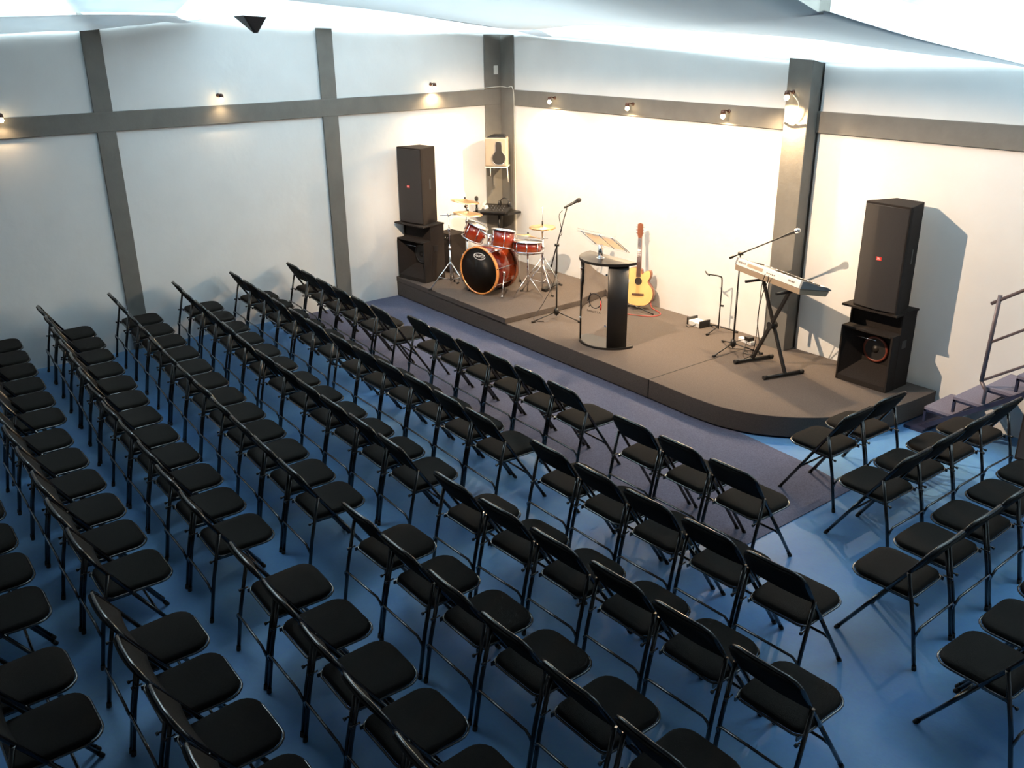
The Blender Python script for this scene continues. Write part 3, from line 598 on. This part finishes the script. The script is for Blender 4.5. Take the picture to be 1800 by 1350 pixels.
b = MB(); b.tube([onarc(64, 0.56), onarc(63, 0.50), onarc(63.5, 0.455)], 0.007, 6); b.build('emblem_stem', M['red'], ap)
for k, ch in enumerate('RAMATTA'):
    a = 93 - k * 4.6; p = onarc(a, 0.42, 0.350)
    F = Matrix.Identity(4); nrm = Vector((math.cos(R(-a)), math.sin(R(-a)), 0)); rr = Vector((0, 0, 1)).cross(nrm)
    for i in range(3): F[i][0] = rr[i]; F[i][1] = (0, 0, 1)[i]; F[i][2] = nrm[i]; F[i][3] = p[i]
    text('lettering', ch, 0.036, M['black'], ap, F, 0.0004)
for a, z in ((54, 0.86), (54, 0.28), (126, 0.86), (126, 0.28)):
    nrm = Vector((math.cos(R(-a)), math.sin(R(-a)), 0)); b = MB(); b.tube([onarc(a, z, 0.34), onarc(a, z, 0.362)], 0.012, 10); b.build('stud', M['chrome'], t)
b = MB(); b.tube([(-0.02, -0.17, 0.985), (-0.02, -0.17, 1.14)], 0.028, 16); b.lathe([(0.045, 0.985), (0.045, 0.992)], 20, TR((-0.02, -0.17, 0))); b.build('post', M['chrome'], t)
RT = TR((-0.02, -0.14, 1.165), rx=R(-38), rz=R(0))
b = MB(); b.prism(rpoly(-0.31, -0.15, 0.31, 0.15, 0.02), -0.004, 0.004, RT); b.build('book_rest', M['acrylic'], t)
b = MB(); b.box((-0.31, -0.155, 0.0), (0.31, -0.147, 0.03), RT); b.box((-0.30, 0.14, -0.004), (0.30, 0.15, 0.0), RT); b.build('rest_lip', M['acrylic'], t)
b = MB()
for sx in (-0.24, 0.05, 0.25): b.tube([(sx, -0.15, 0.012), (sx, 0.15, 0.012)], 0.006, 6, T=RT)
b.build('rest_rods', M['chrome'], t)
b = MB(); b.prism(rpoly(-0.20, -0.11, 0.03, 0.12, 0.005), 0.006, 0.016, RT); b.prism(rpoly(0.07, -0.11, 0.24, 0.12, 0.005), 0.006, 0.012, RT)
o = b.build('sheet_music', M['pages']); o.matrix_world = Matrix.Translation((CX, CY, 0.22)); tag(o, 'pale papers lying on the acrylic book rest of the lectern', 'papers')

# ================================================================ GUITAR
def guitar():
    t = thing('acoustic_guitar', 'acoustic cutaway guitar with pale top leaning against the wall behind the lectern', 'guitar', group=None)
    prof = [(0.0, 0.0), (0.10, 0.012), (0.165, 0.06), (0.198, 0.14), (0.185, 0.22), (0.135, 0.285), (0.125, 0.32), (0.15, 0.37), (0.155, 0.42), (0.135, 0.455), (0.085, 0.44), (0.05, 0.405), (0.035, 0.42), (0.03, 0.46)]
    left = [(-0.03, 0.49), (-0.09, 0.487), (-0.135, 0.46), (-0.148, 0.41), (-0.14, 0.36), (-0.12, 0.32), (-0.13, 0.285), (-0.18, 0.22), (-0.195, 0.14), (-0.165, 0.06), (-0.10, 0.012)]
    pts = bez([(x, y, 0) for x, y in prof], 60) + bez([(x, y, 0) for x, y in left], 50)
    po = [(p.x, p.y) for p in pts]
    B = TR(rx=PI / 2)
    fwd = Vector((0.42, -0.90, 0)); ang = math.atan2(fwd.y, fwd.x) + PI / 2
    t.matrix_world = Matrix.Translation((3.22, -0.30, 0.27)) @ Matrix.Rotation(ang, 4, 'Z') @ Matrix.Rotation(R(-3), 4, 'Y') @ Matrix.Rotation(R(-8), 4, 'X')
    b = MB(); b.prism(po, 0.0, -0.095, B, smooth=True); b.build('body', M['mahog'], t)
    b = MB(); b.prism([(x * 0.985, 0.004 + y * 0.985) for x, y in po], 0.0015, 0.0, B); tp = b.build('soundboard', M['spruce'], t)
    b = MB(); b.lathe([(0.048, 0), (0.048, 0.001)], 28, B @ TR((0, 0.315, 0.002))); b.build('sound_hole', M['pickguard'], tp)
    b = MB(); b.prism(rpoly(-0.08, 0.135, 0.08, 0.16, 0.008), 0.002, 0.012, B); b.build('bridge', M['rosewood'], t)
    b = MB(); b.prism([(-0.029, 0.37), (0.029, 0.37), (0.022, 0.86), (-0.022, 0.86)], 0.003, 0.012, B); nk = b.build('fingerboard', M['rosewood'], t)
    b = MB(); [b.box((-0.024, 0.40 + 0.46 * (1 - 0.92 ** k) * 1.25, 0.012), (0.024, 0.402 + 0.46 * (1 - 0.92 ** k) * 1.25, 0.0135), B) for k in range(0, 19)]; b.build('frets', M['chrome'], nk)
    b = MB(); b.prism([(-0.028, 0.47), (0.028, 0.47), (0.022, 0.87), (-0.022, 0.87)], 0.003, -0.018, B); b.build('neck', M['mahog'], t)
    b = MB(); b.prism([(-0.022, 0.86), (0.022, 0.86), (0.036, 0.91), (0.034, 1.03), (0.0, 1.045), (-0.034, 1.03), (-0.036, 0.91)], 0.008, -0.008, B); hd = b.build('headstock', M['mahog'], t)
    b = MB()
    for s in (-1, 1):
        for k in range(3): b.tube([(s * 0.03, 0.92 + 0.038 * k, 0), (s * 0.055, 0.92 + 0.038 * k, 0)], 0.007, 6, T=B)
    b.build('tuners', M['chrome'], hd)
    b = MB(); [b.tube([((k - 2.5) * 0.009, 0.15, 0.014), ((k - 2.5) * 0.007, 0.86, 0.015)], 0.0008, 4, T=B) for k in range(6)]; b.build('strings', M['chrome'], t)
guitar()
b = MB(); b.tube([(3.14, -0.47, 0.30), (3.24, -0.36, 0.285), (3.36, -0.44, 0.30)], 0.009, 8); b.tube([(3.20, -0.40, 0.285), (3.18, -0.22, 0.232)], 0.009, 8); b.tube([(3.24, -0.36, 0.285), (3.52, -0.32, 0.232)], 0.009, 8); b.tube([(3.2, -0.4, 0.285), (3.06, -0.52, 0.232)], 0.009, 8)
tag(b.build('guitar_cradle', M['black_satin']), 'low black folding cradle holding up the acoustic guitar', 'guitar stand')
b = MB(); b.tube(bez([(3.22, -0.06, 0.30), (3.30, -0.12, 0.232), (3.55, -0.22, 0.228), (3.55, -0.40, 0.228), (3.30, -0.55, 0.228), (3.15, -0.60, 0.228), (3.10, -0.66, 0.228)], 48), 0.005, 6)
tag(b.build('extension_cord', M['redcable']), 'red cord looped on the stage below the guitar', 'cord')
t = thing('wall_outlet', 'dark outlet box with plug at the foot of the white wall', 'outlet', (3.20, -0.002, 0.36))
b = MB(); b.box((-0.045, -0.02, -0.07), (0.045, 0, 0.07)); b.build('cover', M['kbend'], t, bevel=0.004)
b = MB(); b.box((-0.025, -0.05, -0.03), (0.03, -0.02, 0.03)); b.build('plug', M['black'], t)

# DI boxes / power strips on the stage floor
t = thing('stage_box', 'small pale connection box with raised ends by the stage wall', 'connection box', (4.15, -0.20, 0.2205), R(-5))
b = MB(); b.box((-0.10, -0.07, 0), (0.10, 0.07, 0.055)); b.build('case', M['plate'], t, bevel=0.004)
for s in (-1, 1): b = MB(); b.box((s * 0.105 - 0.01, -0.08, 0), (s * 0.105 + 0.01, 0.08, 0.085)); b.build('end_plate', M['black'], t)
b = MB(); b.tube([(0.03, -0.07, 0.03), (0.03, -0.11, 0.02), (0.0, -0.16, 0.008), (-0.06, -0.14, 0.008)], 0.006, 6); b.build('plug', M['black'], t)
t = thing('power_strip', 'white power strip with black adapter beside the column', 'power strip', (4.93, -0.27, 0.2205), R(-12))
b = MB(); b.box((-0.11, -0.03, 0), (0.11, 0.03, 0.04)); b.build('case', M['white'], t, bevel=0.004)
b = MB(); b.box((0.01, -0.045, 0.04), (0.09, 0.035, 0.085)); b.build('adapter', M['black'], t, bevel=0.004)
b = MB(); b.tube(bez([(4.98, -0.30, 0.28), (5.05, -0.45, 0.232), (5.18, -0.60, 0.23), (5.30, -0.52, 0.23), (5.22, -0.42, 0.23), (5.12, -0.55, 0.23), (5.28, -0.72, 0.23), (5.45, -0.74, 0.40), (5.42, -0.76, 0.7), (5.52, -0.86, 1.0), (5.60, -0.90, 1.17), (5.63, -0.925, 1.255)], 60), 0.0045, 6)
b.tube(bez([(4.96, -0.31, 0.28), (4.85, -0.44, 0.232), (4.95, -0.58, 0.23), (5.10, -0.50, 0.23), (5.28, -0.63, 0.23), (5.42, -0.76, 0.5), (5.50, -0.86, 0.95), (5.54, -0.90, 1.15), (5.57, -0.905, 1.255)], 48), 0.0045, 6)
tag(b.build('keyboard_cables', M['black']), 'thin black cables hanging from the keyboard down to the stage', 'cable')

# ================================================================ KEYBOARD
KA = math.atan2(-0.30, 1.03)
t = thing('keyboard_stand', 'black folding X-shaped stand under the silver keyboard', 'keyboard stand', (5.615, -0.77, 0.22), KA)
for s, yo in ((-1, 0.018), (1, -0.018)):
    b = MB(); b.box((-0.018, -0.012, 0), (0.018, 0.012, 1.06), TR((s * -0.255, yo, 0.03), ry=s * math.atan2(0.51, 0.90))); b.build('cross_leg', M['black_satin'], t, bevel=0.003)
    b = MB(); b.tube([(s * 0.255, -0.23, 0.022), (s * 0.255, 0.23, 0.022)], 0.018, 8); fb = b.build('foot_bar', M['black_satin'], t)
    for e_ in (-1, 1): b = MB(); b.tube([(s * 0.255, e_ * 0.20, 0.0225), (s * 0.255, e_ * 0.245, 0.0225)], 0.022, 10); b.build('end_cap', M['rubber'], fb)
    b = MB(); b.tube([(s * 0.255, -0.19, 0.90), (s * 0.255, 0.24, 0.90)], 0.015, 8); b.build('top_bar', M['black_satin'], t)
b = MB(); b.lathe([(0.04, -0.04), (0.04, 0.04)], 16, TR((0, 0, 0.48), rx=PI / 2)); b.build('lock_hub', M['black'], t)
t = thing('electronic_keyboard', 'silver electronic keyboard on the folding stand, back panel facing the hall', 'keyboard')
KL, KD, KH = 1.07, 0.37, 0.12
t.matrix_world = Matrix.Translation((5.035, -0.725, 1.178)) @ Matrix.Rotation(KA, 4, 'Z') @ Matrix.Rotation(R(-10), 4, 'X')
prof = lambda x0, x1, pts: ([(x0, y, z) for y, z in pts] + [(x1, y, z) for y, z in pts])
def ext(b, x0, x1, pts):
    n = len(pts); b.add(prof(x0, x1, pts), [tuple(range(n)), tuple(range(n, 2 * n))[::-1]] + [(i, (i + 1) % n, n + (i + 1) % n, n + i) for i in range(n)])
b = MB(); ext(b, 0.0, KL, [(0.01, -0.010), (KD - 0.03, -0.010), (KD - 0.01, 0.03), (KD - 0.01, 0.045), (0.0, 0.045)]); b.build('lower_case', M['kbbase'], t, bevel=0.003)
b = MB(); ext(b, 0.004, KL - 0.004, [(-0.002, 0.048), (KD - 0.16, 0.048), (KD - 0.16, 0.085), (0.05, 0.118), (0.012, 0.118)]); b.build('upper_case', M['silverkb'], t, bevel=0.003)
for x0, x1 in ((-0.006, 0.02), (KL - 0.02, KL + 0.008)):
    b = MB(); ext(b, x0, x1, [(-0.002, 0.048), (KD, 0.048), (KD + 0.01, 0.06), (KD - 0.05, 0.082), (KD - 0.16, 0.09), (0.05, 0.122), (0.010, 0.122)]); b.build('end_cheek', M['kbend'], t)
b = MB(); nk = 36
for k in range(nk):
    x = 0.03 + (KL - 0.06) * k / nk; b.box((x + 0.0008, KD - 0.155, 0.05), (x + (KL - 0.06) / nk - 0.0008, KD - 0.005, 0.074))
b.build('white_keys', M['ivory'], t)
b = MB()
for k in range(nk - 1):
    if k % 7 in (0, 1, 3, 4, 5):
        x = 0.03 + (KL - 0.06) * (k + 1) / nk; b.box((x - 0.007, KD - 0.155, 0.074), (x + 0.007, KD - 0.065, 0.086))
b.build('black_keys', M['black'], t)
T0 = Matrix.Translation((0, -0.003, 0))
def back_text(s, x, z, size): text('lettering', s, size, M['black'], t, TR((x, 0.0035, z), rx=R(79)), 0.0005)
back_text('YAMAHA', 0.10, 0.085, 0.034); back_text('PSR-E403', KL - 0.15, 0.085, 0.026)
b = MB(); b.box((-0.13, -0.001, -0.016), (0.13, 0.001, 0.016), TR((0.33, 0.004, 0.085), rx=R(-11))); b.build('vent_panel', M['kbbase'], t)
b = MB(); b.box((0.3, 0.08, 0.108), (0.52, 0.15, 0.112), TR((0, 0, 0), rx=R(0))); b.build('display', M['kbend'], t)
b = MB(); [b.lathe([(0.006, 0), (0.006, 0.006)], 8, TR((0.54 + 0.03 * k, 0.004, 0.08), rx=PI / 2)) for k in range(5)]; b.build('sockets', M['black'], t)

# ================================================================ STAIRS
t = thing('staircase', 'open metal staircase with purple-grey treads rising along the wall', 'stairs', (7.0, 0, 0))
YN = -0.50
for k in range(1, 13):
    x = 0.20 + 0.25 * (k - 1); z = 0.235 + 0.177 * (k - 1)
    b = MB(); b.box((x, YN, z - 0.025), (x + 0.27, -0.01, z)); b.build('tread', M['tread'], t)
    for yy in (YN + 0.012, -0.03):
        b = MB(); b.box((x, yy - 0.012, z - 0.15), (x + 0.022, yy + 0.012, z - 0.025)); b.box((x, yy - 0.012, z - 0.045), (x + 0.26, yy + 0.012, z - 0.025)); b.build('tread_bracket', M['navy'], t)
for yy in (YN + 0.012, -0.03):
    b = MB(); T = None
    x0, z0, x1, z1 = 0.13, 0.0, 3.43, 3.3 * 0.708
    b.add([(x0, yy - 0.02, z0), (x0 + 0.075, yy - 0.02, z0), (x1 + 0.075, yy - 0.02, z1), (x1, yy - 0.02, z1), (x0, yy + 0.02, z0), (x0 + 0.075, yy + 0.02, z0), (x1 + 0.075, yy + 0.02, z1), (x1, yy + 0.02, z1)],
          [(0, 1, 2, 3), (4, 7, 6, 5), (0, 4, 5, 1), (1, 5, 6, 2), (2, 6, 7, 3), (3, 7, 4, 0)])
    b.build('stringer', M['navy'], t)
def rail(z, r, x0=0.70): 
    b = MB(); b.tube([(x0, YN - 0.03, z + (x0 - 0.70) * 0.708), (0.70 + 2.7, YN - 0.03, z + 2.7 * 0.708)], r, 8); return b
for z, r in ((1.385, 0.015), (1.01, 0.012), (0.66, 0.012)): rail(z, r, 0.64 if z > 1.3 else 0.70).build('handrail' if z > 1.3 else 'mid_rail', M['railgrey'], t)
b = MB(); b.tube([(0.68, YN - 0.03, 0.64), (0.70, YN - 0.03, 1.43)], 0.019, 8); b.tube([(0.68, YN - 0.03, 0.64), (0.73, YN - 0.03, 0.57), (0.73, YN - 0.03, 0.44)], 0.017, 8); b.build('post', M['railgrey'], t)
b = MB(); b.box((0.07, YN - 0.08, 0.0), (0.26, -0.02, 0.03)); b.build('foot_plate', M['navy'], t)
t = thing('stage_monitor', 'black loudspeaker box on the floor under the stairs', 'loudspeaker', (8.03, -0.98, 0), 0)
b = MB(); b.box((0, 0.005, 0), (0.5, 0.42, 0.585)); b.build('cabinet', M['cab'], t, bevel=0.008)
b = MB(); b.box((0.02, -0.006, 0.03), (0.48, 0.004, 0.56)); b.build('grille', M['grille'], t)
t.location = (8.05, -0.47, 0)

# ================================================================ FOLDING CHAIRS
def make_chair():
    t = thing('folding_chair', 'x', 'chair', (0, 0, 0))
    HX = 0.206
    for s in (-1, 1):
        # front leg: lower length of the side tube
        b = MB(); b.tube([(s * HX, 0.50, 0.014), (s * HX, 0.222, 0.44)], 0.0125, 8); lg = b.build('leg', M['tube'], t)
        b = MB(); b.tube([(s * HX, 0.509, 0.0), (s * HX, 0.489, 0.03)], 0.0145, 8); b.build('rubber_foot', M['rubber'], lg)
        b = MB(); b.tube([(s * 0.222, -0.02, 0.012), (s * 0.222, 0.03, 0.30), (s * 0.222, 0.105, 0.615)], 0.0125, 8); lg = b.build('leg', M['tube'], t)
        b = MB(); b.tube([(s * 0.222, -0.022, 0.0), (s * 0.222, -0.018, 0.03)], 0.0145, 8); b.build('rubber_foot', M['rubber'], lg)
        b = MB(); b.tube([(s * 0.205, 0.085, 0.43), (s * 0.205, 0.030, 0.425)], 0.005, 6); b.tube([(s * 0.205, 0.040, 0.426), (s * 0.205, 0.026, 0.424)], 0.010, 8); b.box((s * 0.18 - 0.004, 0.07, 0.41), (s * 0.18 + 0.004, 0.25, 0.435)); b.build('seat_bracket', M['tube'], t)
    def L(z): return 0.50 - 0.46 * min(z, 0.68) / 0.68
    side = [(1, 0.222, 0.44), (1, 0.135, 0.573), (1, 0.065, 0.675)]
    arch = [(HX, 0.222, 0.44), (HX, 0.105, 0.62), (HX, 0.055, 0.70), (HX - 0.008, 0.026, 0.755), (HX - 0.032, 0.008, 0.785), (HX - 0.07, 0.0, 0.797), (0.05, -0.006, 0.80), (-0.05, -0.006, 0.80), (-HX + 0.07, 0.0, 0.797), (-HX + 0.032, 0.008, 0.785), (-HX + 0.008, 0.026, 0.755), (-HX, 0.055, 0.70), (-HX, 0.105, 0.62), (-HX, 0.222, 0.44)]
    b = MB(); b.tube(arch, 0.0125, 8); b.build('back_frame', M['tube'], t)
    # backrest: bowed panel inside the arch
    vs = []; fs = []; nx, nz = 10, 6
    for side_ in (0, 1):
        for i in range(nx + 1):
            x = -HX + 0.006 + (2 * HX - 0.012) * i / nx; u = abs(x) / HX
            ztop = 0.795 - 0.035 * max(0, (u - 0.6) / 0.4) ** 2
            for j in range(nz + 1):
                z = 0.595 + (ztop - 0.595) * j / nz; y = 0.50 - 0.57 * z / 0.70 * 0.90 + 0.0
                y = 0.222 - (z - 0.44) * 0.655 if z < 0.70 else 0.052 - (z - 0.70) * 0.60
                y += -0.016 * (1 - u * u) + (0.011 if side_ else -0.009)
                vs.append((x, y, z))
    N1 = (nx + 1) * (nz + 1)
    for q in (0, 1):
        for i in range(nx):
            for j in range(nz):
                a = q * N1 + i * (nz + 1) + j; f = (a, a + 1, a + nz + 2, a + nz + 1); fs.append(f if q else f[::-1])
    ring = [i * (nz + 1) for i in range(nx + 1)] + [nx * (nz + 1) + j for j in range(1, nz + 1)] + [i * (nz + 1) + nz for i in range(nx - 1, -1, -1)] + [j for j in range(nz - 1, 0, -1)]
    for k in range(len(ring)): a, c = ring[k], ring[(k + 1) % len(ring)]; fs.append((a, c, c + N1, a + N1))
    b = MB(); b.add(vs, fs, True); b.build('backrest', M['seat'], t)
    # seat pad with rounded front corners, on a tubular rim
    def outline(k=1.0, dy=0.0):
        pl_ = rpoly(-0.195, 0.085, 0.195, 0.485, [0.05, 0.05, 0.10, 0.10], 5)
        cx, cy = 0, 0.285
        return [(cx + (x - cx) * k * (1 + 0.05 * (y - 0.285) / 0.2), cy + (y - cy) * k) for x, y in pl_]
    b = MB(); o1 = outline(1.0); n = len(o1); tl = lambda y: 0.012 * (y - 0.085) / 0.4
    rings = [(1.0, 0.436), (1.005, 0.448), (0.985, 0.460), (0.93, 0.467), (0.70, 0.470), (0.35, 0.471)]
    vs = []; fs = []
    for k, z in rings: vs += [(x, y, z + tl(y)) for x, y in outline(k)]
    for i in range(len(rings) - 1):
        for j in range(n): fs.append((i * n + j, i * n + (j + 1) % n, (i + 1) * n + (j + 1) % n, (i + 1) * n + j))
    fs.append(tuple(range(n))[::-1]); fs.append(tuple((len(rings) - 1) * n + j for j in range(n)))
    b.add(vs, fs, True); b.build('seat', M['seat'], t)
    b = MB(); b.tube([(x, y, 0.432 + tl(y)) for x, y in outline(1.035)], 0.0075, 6, closed=True); b.build('seat_rim', M['rimtube'], t)
    b = MB(); b.tube([(-0.222, 0.013, 0.20), (-0.217, 0.000, 0.255), (-0.190, -0.002, 0.277), (0.190, -0.002, 0.277), (0.217, 0.000, 0.255), (0.222, 0.013, 0.20)], 0.0085, 8); b.build('rear_crossbar', M['rimtube'], t)
    b = MB(); b.tube([(-HX, 0.385, 0.185), (-0.20, 0.355, 0.235), (-0.17, 0.348, 0.25), (0.17, 0.348, 0.25), (0.20, 0.355, 0.235), (HX, 0.385, 0.185)], 0.0085, 8); b.build('front_crossbar', M['tube'], t)
    return t
proto = make_chair()
KIDS = [(c, list(c.children)) for c in proto.children]
used = False
def place_chair(x, y, rz, label, group):
    global used
    if not used: r = proto; used = True
    else:
        r = proto.copy(); COL.objects.link(r)
        for ch, gs in KIDS:
            c = ch.copy(); COL.objects.link(c); c.parent = r
            for g in gs: d = g.copy(); COL.objects.link(d); d.parent = c
    r.location = (x, y, 0); r.rotation_euler = (0, 0, rz); r['label'] = label; r['group'] = group; r['category'] = 'chair'
    return r
ORD = ['first', 'second', 'third', 'fourth', 'fifth', 'sixth', 'seventh', 'eighth', 'ninth']
# rows facing the stage: (block, x of the first chair, pitch, row number, y at the start, y at the end, chairs)
BL = {'A': 'wall block', 'B': 'middle block', 'C': 'aisle block'}
rows = [
 ('A', 0.13, 0.482, 0, -3.66, -3.79, 6), ('B', 3.13, 0.476, 0, -3.68, -3.74, 6), ('C', 6.41, 0.485, 0, -3.81, -3.82, 3),
 ('A', 0.11, 0.490, 1, -4.42, -4.56, 6), ('B', 3.15, 0.478, 1, -4.58, -4.62, 6), ('C', 6.36, 0.485, 1, -4.60, -4.57, 5),
 ('A', 0.11, 0.495, 2, -5.14, -5.33, 6), ('B', 3.14, 0.480, 2, -5.36, -5.41, 6), ('C', 6.34, 0.492, 2, -5.41, -5.30, 6),
 ('A', 0.16, 0.485, 3, -5.87, -6.05, 6), ('B', 3.08, 0.475, 3, -6.08, -6.17, 6), ('C', 6.33, 0.494, 3, -6.12, -6.09, 6),
 ('A', 0.19, 0.480, 4, -6.63, -6.80, 6), ('B', 3.07, 0.486, 4, -6.83, -6.88, 6), ('C', 6.34, 0.485, 4, -6.86, -6.90, 5),
 ('A', 0.16, 0.480, 5, -7.38, -7.50, 6), ('B', 3.10, 0.488, 5, -7.57, -7.58, 6), ('C', 6.37, 0.470, 5, -7.64, -7.63, 4),
 ('B', 4.08, 0.480, 6, -8.26, -8.27, 4), ('C', 6.25, 0.480, 6, -8.30, -8.30, 2),
]
for blk, x0, p, ri, ya, yb, n in rows:
    for k in range(n):
        f = k / max(1, n - 1); y = ya + (yb - ya) * f
        rz = math.atan2(yb - ya, p * max(1, n - 1)) + random.uniform(-0.02, 0.02)
        rowname = 'front row' if ri == 0 else ORD[ri] + ' row'
        if blk == 'A' and k == 0: lab = 'black padded folding chair against the side wall, %s' % rowname
        else: lab = 'black padded folding chair, %s, %s, %s from the wall side' % (BL[blk], rowname, ORD[k])
        place_chair(x0 + (0.218 if blk != 'C' else 0.203) + p * k + random.uniform(-0.004, 0.004), y + random.uniform(-0.008, 0.008), rz, lab, 'folding chairs in rows facing the stage')
side = [(7.57, [-2.30, -1.81]), (8.22, [-2.64, -2.163, -1.686, -1.209]), (8.93, [-3.57, -3.09, -2.61, -2.13, -1.65]), (9.72, [-4.0, -3.52, -3.04, -2.56])]
for ri, (x, ys) in enumerate(side):
    for k, y in enumerate(ys):
        place_chair(x + 0.012 * (len(ys) - k), y + 0.0, PI / 2 + random.uniform(-0.03, 0.03), 'black folding chair turned across the aisle, %s side row, %s from the near end' % ('first' if ri == 0 else ORD[ri], ORD[k]), 'folding chairs turned across the aisle')
